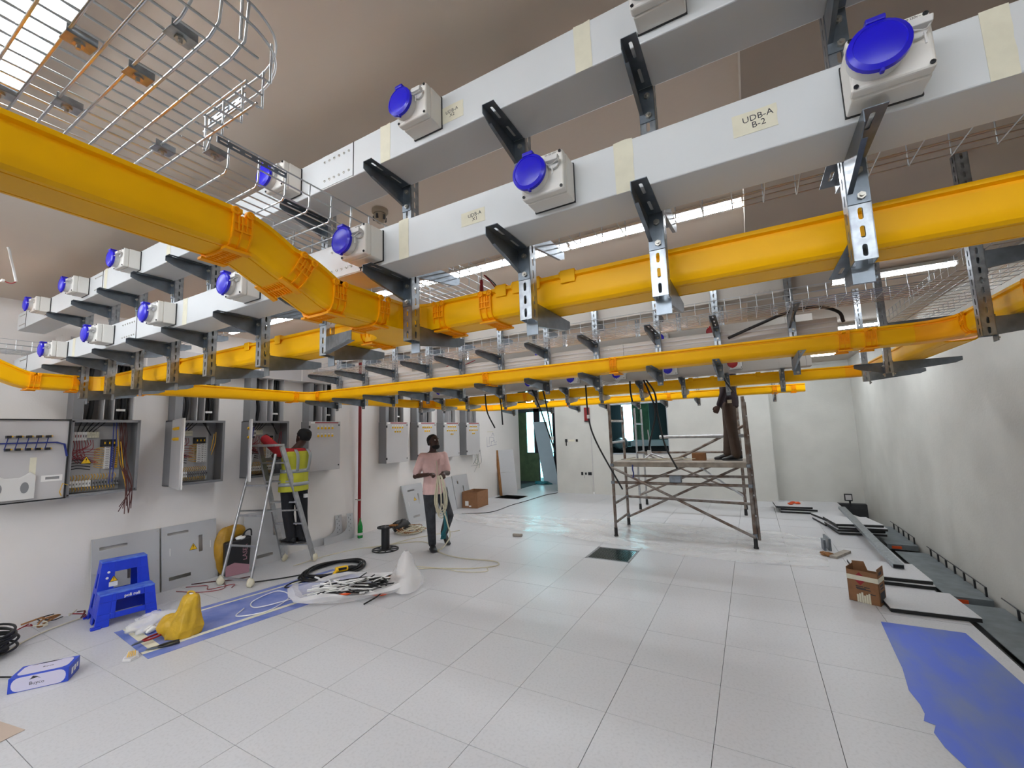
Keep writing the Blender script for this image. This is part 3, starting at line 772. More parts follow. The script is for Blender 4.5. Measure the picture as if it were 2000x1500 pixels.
# ---------------------------------------------------------------- wall cabinets
def holed(M, w, h, t, holes):
    """plate in local x (0..w), z (0..h), thickness along y, with rectangular holes"""
    xs = sorted({0, w} | {q for a in holes for q in a[:2]}); zs = sorted({0, h} | {q for a in holes for q in a[2:]})
    for i in range(len(xs) - 1):
        for j in range(len(zs) - 1):
            cx = (xs[i] + xs[i + 1]) / 2; cz = (zs[j] + zs[j + 1]) / 2
            if any(a[0] < cx < a[1] and a[2] < cz < a[3] for a in holes): continue
            M.box(xs[i], xs[i + 1], 0, t, zs[j], zs[j + 1])
def warn_sign(parent, loc, rot, s=.06):
    b = MB(); b.prism([(-s / 2, 0), (s / 2, 0), (0, s * .87)], (0, 0, 0), (1, 0, 0), (0, 0, 1), (0, -1, 0), .001); o = b.build('warning_sign', 'warn', parent); o.location = loc; o.rotation_euler = rot
    b = MB(); b.prism([(-.005, .36), (.09, .62), (.03, .62), (.07, .72), (-.02, .72), (-.07, .5), (0, .5), (-.05, .25), (.02, .25)], (0, -.0011, -.08 * s), (s, 0, 0), (0, 0, s), (0, -1, 0), .0005)
    for a, c in (((-.5, 0), (.5, 0)), ((.5, 0), (0, .87)), ((0, .87), (-.5, 0))):
        b.bar((a[0] * s, -.0014, a[1] * s), (c[0] * s, -.0014, c[1] * s), .0035, .0005, (0, 1, 0))
    b.build('warning_mark', 'blackp', o)
CW, CD, CHH = .58, .215, .79
# cabinet frame of reference: local x along the wall (world +y), local y towards the wall (world -x)
def cabinet(n, y0, label, door, rows):
    t = thing('distribution_cabinet', label, 'cabinet', (XL + CD, y0, 1.212), PI / 2, 'distribution cabinets on the left wall')
    if door == 'closed':
        b = MB(); b.box(0, CW, .018, CD, 0, CHH); b.build('body', 'cabin', t, bevel=.004)
        b = MB(); b.box(.0, CW, -.002, .018, .0, CHH); d = b.build('door', 'cab', t, bevel=.004)
        b = MB(); b.box(.10, CW - .04, -.004, -.002, CHH - .03, CHH - .012); b.build('red_stripe', 'redw', d)
        b = MB(); b.box(.02, .09, -.004, -.002, CHH - .036, CHH - .008); b.build('maker_label', 'white', d)
        btn = None
        for r, (k, z) in enumerate(rows):
            for i in range(k):
                x = CW / 2 + .07 * (0 if n < 5 else 0) + (i - (k - 1) / 2) * .066
                if btn is None:
                    b = MB(); b.lathe([(0, 0), (.019, 0), (.019, .006), (.012, .008), (.011, .018), (0, .019)], (0, 0, 0), 12, (0, -1, 0)); btn = b.build('push_button', 'warn', d, smooth=40); btn.location = (x, -.002, z)
                else: share(btn, 'push_button', d, (x, -.002, z))
            b = MB()
            for i in range(k): b.cb((CW / 2 + (i - (k - 1) / 2) * .066, -.0025, z + .034), (.036, .001, .012))
            b.build('button_labels', 'white', d)
        for x, z in ((CW - .03, CHH - .06), (CW - .03, .07)):
            b = MB(); b.lathe([(0, 0), (.012, 0), (.012, .006), (0, .008)], (x, -.002, z), 12, (0, -1, 0)); b.build('lock', 'blackp', d, smooth=40)
        for z in (CHH - .09, .09):
            b = MB(); b.box(-.012, .012, -.012, .004, z - .022, z + .022); b.build('hinge', 'blackp', t, bevel=.003)
        return t
    b = MB(); w = .012                                            # open shell
    b.box(0, w, 0, CD, 0, CHH); b.box(CW - w, CW, 0, CD, 0, CHH); b.box(0, CW, 0, CD, 0, w); b.box(0, CW, 0, CD, CHH - w, CHH); b.box(0, CW, CD - .004, CD, 0, CHH)
    for q in ((w, w + .018, w, CHH - w), (CW - w - .018, CW - w, w, CHH - w), (w, CW - w, w, w + .018), (w, CW - w, CHH - w - .018, CHH - w)): b.box(q[0], q[1], 0, .004, q[2], q[3])
    b.build('body', 'cabin', t, bevel=.002)
    gear(t, n)
    dt = empty('door', (0, -.004, 0), 0); dt.parent = t
    ang = {1: 178, 2: 104, 3: 118}[n]
    dt.rotation_euler = (0, 0, -math.radians(ang))
    b = MB(); b.box(0, CW, -.018, 0, 0, CHH); b.build('door_leaf', 'cab', dt, bevel=.004)
    b = MB()
    for q in ((0, CW, 0, .012), (0, CW, CHH - .012, CHH), (0, .012, 0, CHH), (CW - .012, CW, 0, CHH)): b.box(q[0], q[1], 0, .014, q[2], q[3])
    b.build('door_flange', 'white' if n > 1 else 'blackp', dt)
    for k, z in rows:
        for i in range(k):
            x = CW / 2 + (i - (k - 1) / 2) * .066
            b = MB(); b.lathe([(0, 0), (.019, 0), (.019, .006), (.012, .008), (.011, .018), (0, .019)], (x, -.018, z), 10, (0, -1, 0)); b.build('push_button', 'warn', dt, smooth=40)
            b = MB(); b.cb((x, .022, z), (.03, .044, .024)); b.mi = 1; b.cb((x - .022, .018, z + .004), (.012, .03, .012)); b.build('lamp_contact', ['blackp', 'warn'], dt)
    b = MB()
    zz = (rows[0][1] + rows[1][1]) / 2
    b.tube([(CW / 2 - .2, .02, zz), (CW / 2 + .2, .02, zz), (CW - .1, .03, zz + .04), (CW - .04, .03, zz + .06)], .007, 6)
    b.tube([(.1, .02, zz), (.04, .02, zz - .02), (.015, .02, zz - .14)], .009, 6)
    for i in range(5):
        x = CW / 2 + (i - 2) * .066; b.tube([(x, .025, rows[0][1]), (x + .01, .028, zz), (x + .02, .025, rows[1][1])], .004, 5)
    b.build('door_loom', 'bluew', dt)
    if n == 1:                                                      # inside of the fully opened door
        M = MB(); pts = [(0, 0), (.31, 0), (.31, .22), (.27, .255), (.24, .23), (.20, .205), (.11, .205), (.07, .23), (.04, .255), (0, .22)]
        M.prism(pts, (CW - .36, .003, .03), (1, 0, 0), (0, 0, 1), (0, 1, 0), .022); pk = M.build('document_pocket', 'knob', dt, bevel=.004)
        for x in (.07, .24):
            M = MB(); M.prism([(.028 * math.cos(a), .052 * math.sin(a)) for a in [2 * PI * k / 16 for k in range(16)]], (CW - .36 + x, .026, .14), (1, 0, 0), (0, 0, 1), (0, 1, 0), .001); M.build('oval_cutout', 'cabin', pk)
        M = MB(); M.box(.03, .03 + .15, .001, .002, .18, .24); M.build('rating_label', 'white', dt)
        M = MB(); M.box(.052, .15, .002, .0025, .2, .225); M.build('label_print', 'cabin', dt)
        M = MB(); M.box(.22, .265, .001, .002, .12, .42); M.build('tape_strip', 'tape', dt)
        M = MB(); M.tube([(.03, .01, .03), (.05, .03, .07), (.03, .02, .15), (-.01, .02, .13)], .004, 5); M.build('earth_wire', 'yelw', dt)
    return t
def wires(parent, name, m, paths, r=.003):
    b = MB()
    for p in paths: b.tube(spline(p, 4), r, 5)
    return stuff(b.build(name, m, parent, smooth=60))
def gear(t, n):
    rnd = random.Random(n)
    yb = CD - .01
    M = MB(); M.box(.03, CW - .1, yb - .004, yb, .03, CHH - .06); g = M.build('mounting_plate', 'plate', t)
    def blk(name, m, x0, x1, z0, z1, d=.06, k=1, m2='blackp', vert=0):
        b = MB()
        for i in range(k):
            if vert: q = (x0, x1, z0 + (z1 - z0) * i / k + .0012, z0 + (z1 - z0) * (i + 1) / k - .0012)
            else: q = (x0 + (x1 - x0) * i / k + .0012, x0 + (x1 - x0) * (i + 1) / k - .0012, z0, z1)
            b.mi = 0; b.box(q[0], q[1], yb - d, yb - .004, q[2], q[3])
            b.mi = 1; cx = (q[0] + q[1]) / 2; cz = (q[2] + q[3]) / 2
            e = (q[1] - q[0]) * (.5 if vert else .25); f = (q[3] - q[2]) * (.25 if vert else .3)
            b.box(cx - e / 2, cx + e / 2, yb - d - .008, yb - d, cz - f / 2, cz + f / 2)
        return b.build(name, [m, m2], g)
    for i in range(3): blk('circuit_breaker', 'white', .055 + .04 * i, .093 + .04 * i, .575, .665, .06, 2, 'redw' if i < 2 else 'blackp')
    blk('terminal_block', 'tape', .175, .275, .60, .665, .05, 8, 'tape')
    blk('contactor', 'blackp', .30, .42, .50, .58, .07, 3, 'warn')
    blk('breaker_column', 'white', .325, .375, .26, .50, .06, 10, 'cabin', 1)
    blk('breaker_column', 'white' if n > 1 else 'bluew', .378, .405, .26, .50, .06, 10, 'blackp' if n > 1 else 'white', 1)
    blk('breaker_column', 'white' if n > 1 else 'yelw', .41, .445, .26, .50, .05, 10, 'cabin' if n > 1 else 'blackp', 1)
    for i in range(8): blk('circuit_breaker', 'white', .035 + .025 * i, .058 + .025 * i, .085, .15, .06, 1, 'cabin')
    for i in range(9): blk('circuit_breaker', 'cabin' if n < 3 else 'white', .24 + .025 * i, .263 + .025 * i, .085, .15, .06, 1, 'blackp')
    wires(t, 'yellow_wires', 'yelw', [[(.04 + .024 * i, yb - .05, .15), (.045 + .024 * i, yb - .075, .185), (.05 + .024 * i, yb - .02, .21)] for i in range(17)] + [[(.04 + .024 * i, yb - .05, .085), (.042 + .024 * i, yb - .07, .06), (.05 + .024 * i, yb - .02, .04)] for i in range(17)] + [[(.33, yb - .05, .27 + .024 * i), (.29, yb - .07, .275 + .024 * i), (.25, yb - .03, .29 + .02 * i)] for i in range(10)], .0035)
    wires(t, 'red_wires', 'redw', [[(.05 + .022 * i, yb - .05, .575), (.06 + .02 * i, yb - .07, .50 + rnd.uniform(-.03, .03)), (.05 + .03 * (i % 5), yb - .04, .42), (.12 + .02 * i, yb - .05, .33)] for i in range(9)] + [[(.08, yb - .04, .47 - .03 * i), (.16, yb - .06, .48 - .03 * i), (.29, yb - .05, .47 - .03 * i)] for i in range(4)], .0032)
    wires(t, 'dark_wires', 'blackp', [[(.06, yb - .05, .36 - .03 * i), (.12, yb - .06, .37 - .03 * i), (.22, yb - .05, .35 - .03 * i)] for i in range(4)] + [[(.10 + .03 * i, yb - .05, .665), (.10 + .04 * i, yb - .09, .72), (.13 + .05 * i, yb - .05, CHH - .01)] for i in range(5)], .005)
    if n == 1:
        warn_sign(t, (.17, yb - .10, .33), (0, 0, 0), .085)
        P = []
        for i in range(9):
            x = .44 + rnd.uniform(-.02, .06)
            P.append([(x, .10, CHH - .02), (x + rnd.uniform(-.03, .02), .08, .55), (.43 + rnd.uniform(-.01, .06), .02, .3), (.47 + rnd.uniform(0, .07), -.01, .05), (.50 + rnd.uniform(-.08, .08), -.03, -.15 - rnd.uniform(0, .12))])
        wires(t, 'hanging_brown_wires', 'brownw', P, .0042)
        wires(t, 'blue_wire', 'bluew', [[(.39, .08, CHH - .02), (.385, .04, .5), (.37, .04, .12)], [(.37, .09, CHH - .03), (.36, .05, .45), (.35, .06, .1)]], .0045)
        wires(t, 'yellow_wire', 'yelw', [[(.40, .08, CHH - .1), (.42, .04, .4), (.47, .03, .14)], [(.42, .03, .55), (.46, .01, .2), (.49, 0, -.02)]], .0042)
    else:
        wires(t, 'earth_wires', 'yelw' if n == 2 else 'redw', [[(.50, .1, .62), (.48, .08, .55), (.46, .09, .40)], [(.52, .1, .64), (.50, .07, .5), (.47, .09, .35)]], .004)
        wires(t, 'supply_cables', 'blackp', [[(.36 + .02 * i, .12, CHH - .01), (.40, .09, .70), (.46, .1, .60)] for i in range(3)], .007)
CAB = [(1, -.49, 'open cabinet nearest the camera, its door swung flat to the left', [(5, .62), (5, .50)]),
       (2, .41, 'open cabinet with door ajar showing yellow buttons, second from the left', [(5, .68), (5, .56)]),
       (3, 1.31, 'open cabinet behind the aluminium ladder where the worker reaches in', [(5, .68), (5, .56)]),
       (4, 2.23, 'closed cabinet with ten yellow buttons beside the worker in yellow', [(5, .68), (5, .555)]),
       (5, 3.87, 'closed cabinet just right of the red pipe', [(5, .68), (3, .60)]),
       (6, 4.75, 'closed cabinet partly behind the standing person in pink', [(5, .68), (3, .60)]),
       (7, 5.62, 'closed cabinet second from the far end of the wall', [(5, .69), (6, .60), (2, .52)]),
       (8, 6.50, 'farthest closed cabinet, before the wall sketch', [(5, .69), (6, .60), (2, .52)])]
for n, y0, lab, rows in CAB:
    cabinet(n, y0, lab, 'closed' if n > 3 else 'open', rows)
    t = thing('cable_riser', 'grey open cable riser with black cables above the ' + ('first second third fourth fifth sixth seventh eighth'.split()[n - 1]) + ' cabinet', 'cable riser', (XL, y0, 2.004), PI / 2, 'cable risers above the cabinets')
    H = .62
    b = MB(); b.box(.02, CW - .06, -.004, 0, 0, H); b.build('back_plate', 'cabin', t)
    b = MB(); b.box(.02, .10, -.17, -.004, 0, H); b.build('box_channel', 'cabin', t, bevel=.003)
    for x in (.10, .265, .35, .52):
        b = MB(); b.box(x, x + .008, -.15, -.004, 0, H); b.build('side_fin', 'cab', t)
    for k, (x, r) in enumerate(((.18, .022), (.40, .02), (.445, .02), (.485, .018))):
        b = MB(); b.tube(spline([(x, -.05, 0), (x + .01 * (-1) ** k, -.07, .2), (x - .015, -.06, .4), (x, -.05, H)]), r, 8); b.build('cable', 'black', t, smooth=60)
    if n in (1, 2, 3, 4, 5):
        b = MB(); b.box(.39, .47, -.098, -.09, .10, .125); b.build('cable_tags', 'white', t)
t = thing('wall_trunking', 'large cream cable trunking along the left wall above the cabinet risers', 'trunking', (XL, -.6, 2.63), 0)
b = MB(); b.box(0, .20, 0, 8.0, 0, .24); b.build('body', 'wall', t)
for k in range(12):
    b = MB(); b.box(.2, .203, .06 + k * .66, .70 + k * .66, .006, .234); b.build('cover_panel', 'cab', t, bevel=.001)

# red pipe, sketch on the wall
b = MB(); b.tube([(-4.08, 3.33, 0), (-4.08, 3.33, ZC)], .028, 14); t = tag(empty('red_pipe', (-4.08, 3.33, 0)), 'dark red vertical pipe on the left wall between fourth and fifth cabinets', 'pipe')
b = MB(); b.tube([(0, 0, 0), (0, 0, ZC)], .028, 14); b.build('pipe', 'redpipe', t, smooth=60)
b = MB(); b.lathe([(.028, -.012), (.034, -.012), (.034, .012), (.028, .012)], (0, 0, .62), 14); b.box(-.1, -.03, -.006, .006, .61, .63); b.build('pipe_clamp', 'screw', t)
t = thing('wall_sketch', 'blue and black marker sketch drawn on the left wall past the cabinets', 'drawing', (XL + .0015, 7.75, 1.36), PI / 2)
b = MB(); P = [((0, 0), (.5, .05)), ((0, 0), (0, .26)), ((.1, .06), (.14, .26)), ((.14, .26), (.34, .24)), ((.2, .12), (.38, .16)), ((.2, .02), (.22, .14)), ((.34, .24), (.40, .08)), ((.24, .28), (.32, .37)), ((.32, .37), (.38, .27)), ((.44, .08), (.5, .14))]
for a, c in P: b.bar((a[0], 0, a[1]), (c[0], 0, c[1]), .006, .0015, (0, 1, 0))
b.build('marker_lines', 'bluew', t)
b = MB(); b.box(.02, .34, -.001, 0, .395, .415); b.build('tape_strip', 'tape', t)

# thin wires down the wall by the last cabinet
t = thing('loose_wires', 'thin green-grey wires drooping down the wall beside the farthest cabinet', 'wires')
for k in range(5):
    rnd = random.Random(k); y = 7.14 + .03 * k
    b = MB(); b.tube(spline([(XL + .05, y, 2.0), (XL + .04, y + .08, 1.6), (XL + .05, y + rnd.uniform(-.05, .15), 1.25), (XL + .04, y + rnd.uniform(-.3, .2), .95), (XL + .03, y + rnd.uniform(-.3, .25), .75 + .08 * k)], 5), .004, 4); b.build('wire', 'greenw' if k % 2 else 'cabin', t)

# sockets and openings on the back wall
def bwall(label, x, z, parts, cat='fitting', nm='wall_fitting'):
    t = thing(nm, label, cat, (x, YB, z))
    for q in parts:
        b = MB(); b.box(q[0], q[1], -q[4], 0, q[2], q[3]); b.build(q[5], q[6], t, bevel=.003)
    return t
bwall('row of dark empty socket boxes low on the back wall', -2.0, .54, [(-.06, 0, -.04, .04, .012, 'socket_box', 'blackp'), (.05, .1, -.03, .03, .012, 'socket_box', 'blackp'), (.14, .24, -.04, .04, .012, 'socket_box', 'blackp'), (.02, .03, -.12, -.04, .006, 'wire_tail', 'cabin')], 'socket')
bwall('pair of dark cable holes with tape between, head high on back wall', -2.45, 1.44, [(-.04, .03, -.04, .05, .012, 'cable_hole', 'blackp'), (.06, .24, -.02, .03, .003, 'tape_strip', 'tape'), (.28, .34, -.03, .04, .012, 'cable_hole', 'blackp'), (-.02, .01, -.14, -.04, .02, 'wire_tail', 'blackp')], 'cable hole')
bwall('dark red alarm box high on the back wall left of the scaffold', -1.80, 2.14, [(-.07, .07, -.17, .2, .06, 'box', 'redpipe'), (-.075, .075, -.185, -.165, .065, 'base', 'blackp')], 'alarm')
t = thing('surface_conduit', 'thin pale conduit running down the back wall to the floor', 'conduit', (-1.72, YB - .008, 0))
b = MB(); b.cb((0, 0, 1.1), (.016, .014, 2.2)); b.build('conduit', 'cab', t)
b = MB(); b.cb((0, -.006, .03), (.05, .03, .06)); b.build('end_box', 'white', t)
t = thing('socket_post', 'small black socket box on a short post in the far right corner', 'socket', (3.72, 9.0, 0))
b = MB(); b.box(.02, .05, -.02, .02, 0, .12); b.build('post', 'blackp', t)
b = MB(); b.box(-.05, .08, -.03, .03, .11, .25); b.build('box', 'blackp', t, bevel=.006)
b = MB(); b.box(-.035, .065, -.034, -.03, .13, .23); b.build('face_plate', 'cab', t, bevel=.002)

# ceiling: detector, hanging white cable, screwdriver
t = thing('smoke_detector', 'dusty beige smoke detector on the ceiling between the near trunkings', 'detector', (.115, -.20, ZC))
b = MB(); b.lathe([(0, 0), (.052, 0), (.052, -.02), (.042, -.03), (0, -.03)], (0, 0, 0), 20); b.build('base', 'detect', t, smooth=40)
b = MB(); b.lathe([(.034, -.03), (.040, -.04), (.034, -.075), (.018, -.09), (0, -.092)], (0, 0, 0), 16); b.build('head', 'detect', t, smooth=40)
for k in range(5):
    b = MB(); a = k * 2 * PI / 5; b.cb((.037 * math.cos(a), .037 * math.sin(a), -.058), (.012, .012, .03)); b.build('vent', 'blackp', t)
t = thing('hanging_cable', 'white cable hanging from the ceiling at left with stripped red ends', 'cable', (-2.55, -1.28, ZC))
b = MB(); b.tube(spline([(0, 0, 0), (.0, .01, -.03), (-.06, .03, -.06), (-.14, .06, -.10), (-.17, .08, -.16), (-.175, .09, -.20)]), .008, 8); b.build('sheath', 'white', t, smooth=60)
b = MB(); b.tube(spline([(-.175, .09, -.2), (-.20, .07, -.215), (-.235, .04, -.20)]), .004, 5); b.build('core', 'redw', t)
b = MB(); b.cb((-.245, .035, -.195), (.04, .02, .02)); b.build('connector', 'white', t, bevel=.004)
t = thing('screwdriver', 'red handled screwdriver hanging from the tray behind the long raceway', 'screwdriver', (1.02, -.40, 2.53))
b = MB(); b.cyl((0, 0, .005), (0, 0, -.06), .003, 8); b.build('shaft', 'screw', t)
b = MB(); b.lathe([(0, -.055), (.007, -.058), (.0095, -.07), (.008, -.08), (.0105, -.10), (.0105, -.135), (.007, -.146), (0, -.147)], (0, 0, 0), 12); b.build('handle', 'redw', t, smooth=40)
b = MB(); b.lathe([(0, -.136), (.011, -.136), (.0105, -.146), (0, -.15)], (0, 0, 0), 12); b.build('handle_end', 'blackp', t)
t = thing('loose_wires', 'red and black twisted wires sticking up from the long raceway', 'wires', (1.2, -.5, 2.33))
for k, m in ((0, 'redw'), (1, 'blackp')):
    b = MB(); b.tube(spline([(0, .02 * k, 0), (-.03, .01, .03), (-.06 + .01 * k, .01, .07), (-.10, .012 * k, .12)]), .003, 5); b.build('wire', m, t)
t = thing('loose_wires', 'looped red wire hanging above the second row raceway', 'wires', (-.87, 1.8, 2.5))
b = MB(); b.tube(spline([(0, 0, .02), (-.06, 0, -.02), (-.05, 0, -.1), (.03, 0, -.12), (.10, 0, -.03), (.06, 0, .03), (.2, 0, .0), (.35, .02, .04)]), .005, 6); b.build('wire', 'redw', t)
t = thing('black_cable_loop', 'thick black cable arching over the second row trunking at right', 'cable', (2.2, 1.72, 2.47))
b = MB(); b.tube(spline([(-.18, .03, -.04), (.05, -.03, .03), (.25, -.05, .09), (.42, -.04, .10), (.55, .0, .05), (.58, .04, -.02)]), .012, 8); b.build('sheath', 'black', t, smooth=60)

# black flexes hanging from the third-row trunking
FL = [((-1.43, 2.34), (-1.40, 2.05), (-1.27, 1.80)), ((-1.19, 2.34), (-1.15, 2.15), (-1.13, 1.84)), ((-.62, 2.34), (-.50, 2.05), (-.30, 1.45)), ((-.45, 2.34), (-.40, 2.1), (-.33, 1.62)),
      ((.20, 2.34), (.215, 1.9), (.31, 1.55), (.62, .95)), ((.80, 2.34), (.80, 2.2), (.815, 2.06)), ((.97, 2.34), (1.04, 2.15), (1.09, 1.9), (1.0, 1.55), (.98, 1.42)), ((1.0, 2.34), (1.1, 2.15), (1.12, 1.86), (1.18, 1.5), (1.3, 1.22)), ((1.88, 2.34), (1.9, 2.25), (1.98, 2.1))]
for n, P in enumerate(FL):
    t = thing('hanging_flex', 'black cable dangling below the third row, %s from the left' % ORD[n] if n < 9 else 'black cable tail crossing the window above the scaffold, %s one' % ('left', 'right')[n - 9], 'cable', (P[0][0], 3.43, P[0][1]), 0, 'hanging black flexes')
    b = MB(); b.tube(spline([(p[0] - P[0][0], 0, p[1] - P[0][1]) for p in P], 6), .011, 7); b.build('sheath', 'black', t, smooth=60)
    if n in (3, 4, 6):
        q = P[-2 if n == 4 else -1] if n != 4 else P[1]
        b = MB(); b.cb((q[0] - P[0][0], 0, q[1] - P[0][1]), (.035, .03, .05)); b.build('cable_tag', 'white', t, bevel=.004)
t = thing('loose_wires', 'white wires looped below the second row raceway', 'wires', (0.05, 3.30, 2.40))
for k in range(3):
    b = MB(); b.tube(spline([(.33 - .02 * k, 0, .05), (.45, -.02, -.06 - .02 * k), (.6, -.02, -.07 - .015 * k), (.72 + .02 * k, 0, .04)]), .004, 5); b.build('wire', 'white', t)

# ---------------------------------------------------------------- leaning cover plates
def cover(label, x, y, w, h, lean, holes, sign=None, slots=(), tilt=0):
    t = thing('cover_plate', label, 'panel', (x, y, 0), PI / 2 + tilt, 'grey cover plates along the left wall')
    q = empty('plate_pivot'); bpy.data.objects.remove(q, do_unlink=True)
    b = MB(); holed(b, w, h, .002, holes)
    b.box(0, w, .002, .018, h - .002, h); b.box(0, .002, .002, .018, 0, h); b.box(w - .002, w, .002, .018, 0, h)
    p = b.build('plate', 'plate', t); p.rotation_euler = (-lean, 0, 0)
    for sx, sz in slots:
        m = MB(); m.box(sx, sx + .008, -.004, 0, sz, sz + .09); m.build('louvre_handle', 'white', p, bevel=.003)
    if sign: warn_sign(p, (sign[0], -.001, sign[1]), (0, 0, 0), .085)
    m = MB()
    for sx in (.02, w - .02):
        for sz in (.03, h / 2, h - .03): m.cyl((sx, 0, sz), (sx, -.003, sz), .006, 8)
    m.build('screws', 'screw', p)
    return t
cover('grey cover plate with a slot, leaning half behind the blue step stool', -4.05, -.20, .60, .73, .14, [(.06, .30, .60, .635), (.30, .34, .25, .45)])
cover('grey cover plate with yellow warning sign leaning beside the stool', -4.05, .42, .60, .73, .14, [(.06, .28, .62, .65), (.39, .435, .36, .56), (.07, .30, .10, .14)], (.33, .40), ((.08, .38), (.52, .38)))
cover('grey cover plate leaning behind the aluminium ladder', -3.98, 1.36, .58, .73, .2, [(.10, .36, .10, .14), (.39, .43, .36, .56)])
cover('grey cover plate with warning sign leaning left of the person in pink', -3.9, 4.42, .60, .76, .3, [(.14, .34, .62, .65), (.40, .44, .33, .55), (.14, .34, .09, .13)], (.30, .42), ((.1, .33),))
cover('grey cover plate leaning behind the person in pink', -3.95, 5.45, .60, .76, .22, [(.35, .39, .32, .55), (.1, .16, .58, .62)])
cover('grey cover plate leaning behind the cardboard box', -3.98, 6.1, .60, .76, .2, [(.35, .39, .25, .5), (.15, .2, .56, .62)])

# corner brackets by the pipe
for n, (x, y, s) in enumerate(((-4.12, 2.42, 1.0), (-4.05, 2.60, 1.0))):
    t = thing('corner_bracket', 'galvanised L-shaped corner sheet against the left wall, %s' % ('behind' if n == 0 else 'in front, nearer the green bottle'), 'bracket', (x, y, 0), PI / 2)
    pl = [(0, 0), (.60, 0), (.60, .42), (.47, .42), (.47, .24)] + [(.47 - .24 + .24 * math.cos(a), .24 - .13 * math.sin(a)) for a in [PI / 2 * k / 6 for k in range(7)]] + [(0, .11)]
    b = MB(); b.prism(pl, (0, 0, 0), (1, 0, 0), (0, .1, .995), (0, 1, -.1), .003); b.build('plate', 'plate', t)
    b = MB()
    for k in range(8): b.cb((.50 + .025 * (k % 2) * 1.6, .002 + .1 * (.14 + .035 * k), .14 + .035 * k), (.008, .012, .02))
    b.build('perforations', 'cabin', t)

# ---------------------------------------------------------------- step stool
def stool():
    t = thing('step_stool', 'blue plastic two-step stool standing before the leaning cover plates', 'stool', (-3.62, -.085, 0), math.radians(80))
    # local x: along the step, local -y: front
    def frame(name, yb, yf, zt, hw_t, hw_b, yt0, yt1, hol, zf):
        M = MB(); th = .012
        def face(p, holes=()):
            a, b_, c, d = [Vector(v) for v in p]      # bottom-left, bottom-right, top-right, top-left
            us = sorted({0, 1} | {u for h in holes for u in h[:2]}); vs = sorted({0, 1} | {v for h in holes for v in h[2:]})
            nn = (b_ - a).cross(d - a).normalized() * th
            def P(u, v): return (a * (1 - u) + b_ * u) * (1 - v) + (d * (1 - u) + c * u) * v
            for i in range(len(us) - 1):
                for j in range(len(vs) - 1):
                    cu = (us[i] + us[i + 1]) / 2; cv = (vs[j] + vs[j + 1]) / 2
                    if any(h[0] < cu < h[1] and h[2] < cv < h[3] for h in holes): continue
                    q = [P(us[i], vs[j]), P(us[i + 1], vs[j]), P(us[i + 1], vs[j + 1]), P(us[i], vs[j + 1])]
                    M.add(q + [v - nn for v in q], [(0, 1, 2, 3), (7, 6, 5, 4), (0, 4, 5, 1), (1, 5, 6, 2), (2, 6, 7, 3), (3, 7, 4, 0)])
        face([(-hw_b, yf, 0), (hw_b, yf, 0), (hw_t, yt0, zt), (-hw_t, yt0, zt)], hol[0])
        face([(hw_b, yf, 0), (hw_b, yb, 0), (hw_t, yt1, zt), (hw_t, yt0, zt)], hol[1])
        face([(-hw_b, yb, 0), (-hw_b, yf, 0), (-hw_t, yt0, zt), (-hw_t, yt1, zt)], hol[1])
        if zf: face([(hw_b, yb, 0), (-hw_b, yb, 0), (-hw_t, yt1, zt), (hw_t, yt1, zt)], hol[0])
        p = M.build(name, 'stool', t, bevel=.004)
        b = MB(); b.box(-hw_t - .004, hw_t + .004, yt0 - .004, yt1 + .004, zt - .006, zt + .012); b.build(name.replace('frame', 'tread'), 'stoolt', t, bevel=.009, bseg=3)
        return p
    u = frame('upper_frame', .235, -.02, .545, .175, .235, .03, .185, ([(.16, .84, 0, .12), (.30, .76, .45, .82)], [(.22, .78, 0, .13), (.30, .70, .22, .46), (.32, .70, .55, .80)]), 1)
    l = frame('lower_frame', .0, -.235, .285, .205, .235, -.205, -.03, ([(.22, .80, 0, .22), (.30, .80, .40, .78)], [(.25, .8, 0, .26)]), 0)
    for sx in (-1, 1):
        for y in (-.235, .235):
            b = MB(); b.cb((sx * .225, y * .97, .012), (.075, .05, .024)); b.build('foot', 'stool', t, bevel=.006)
    warn_sign(u, (-.085, -.018 + .02, .36), (-.09, 0, 0), .06)
    b = MB(); b.box(-.118, -.052, -.002, .0, .31, .355); o = b.build('label', 'white', u); o.location = (0, .008, 0)
    text('poli roli', .038, 'white', l, (.03, -.2155, .247), (PI / 2 - .1, 0, 0), 'brand_lettering', .0005, bold=.001)
    for x, z in ((-.135, .40), (-.125, .455)):
        b = MB(); b.lathe([(0, 0), (.012, 0), (0, .002)], (x, .0, z), 10, (0, -1, 0)); o = b.build('paint_spot', 'white', u); o.location = (0, -.001, 0)
stool()

# printed box
t = thing('tissue_box', 'blue and lilac printed carton lying on the floor at lower left', 'box', (-2.615, -.872, 0), math.radians(57.5))
bx, by, bz = .315, .20, .10
b = MB(); b.box(-bx / 2, bx / 2, -by / 2, by / 2, 0, bz); b.build('carton', 'boxblue', t, bevel=.002)
def rpanel(w, h, o, ax, ay, n, m, name, r=.04):
    pts = [(sx * (w / 2 - r) + r * math.cos(a), sy * (h / 2 - r) + r * math.sin(a)) for (sx, sy, a0) in ((1, 1, 0), (-1, 1, 90), (-1, -1, 180), (1, -1, 270)) for a in [math.radians(a0 + 22.5 * k) for k in range(5)]]
    q = MB(); q.prism(pts, o, ax, ay, n, .0006); return q.build(name, m, t)
rpanel(bx * .90, bz * .92, (0, -by / 2, bz * .5), (1, 0, 0), (0, 0, 1), (0, -1, 0), 'print', 'front_print')
rpanel(bx * .86, by * .82, (0, .01, bz), (1, 0, 0), (0, 1, 0), (0, 0, 1), 'print', 'top_print')
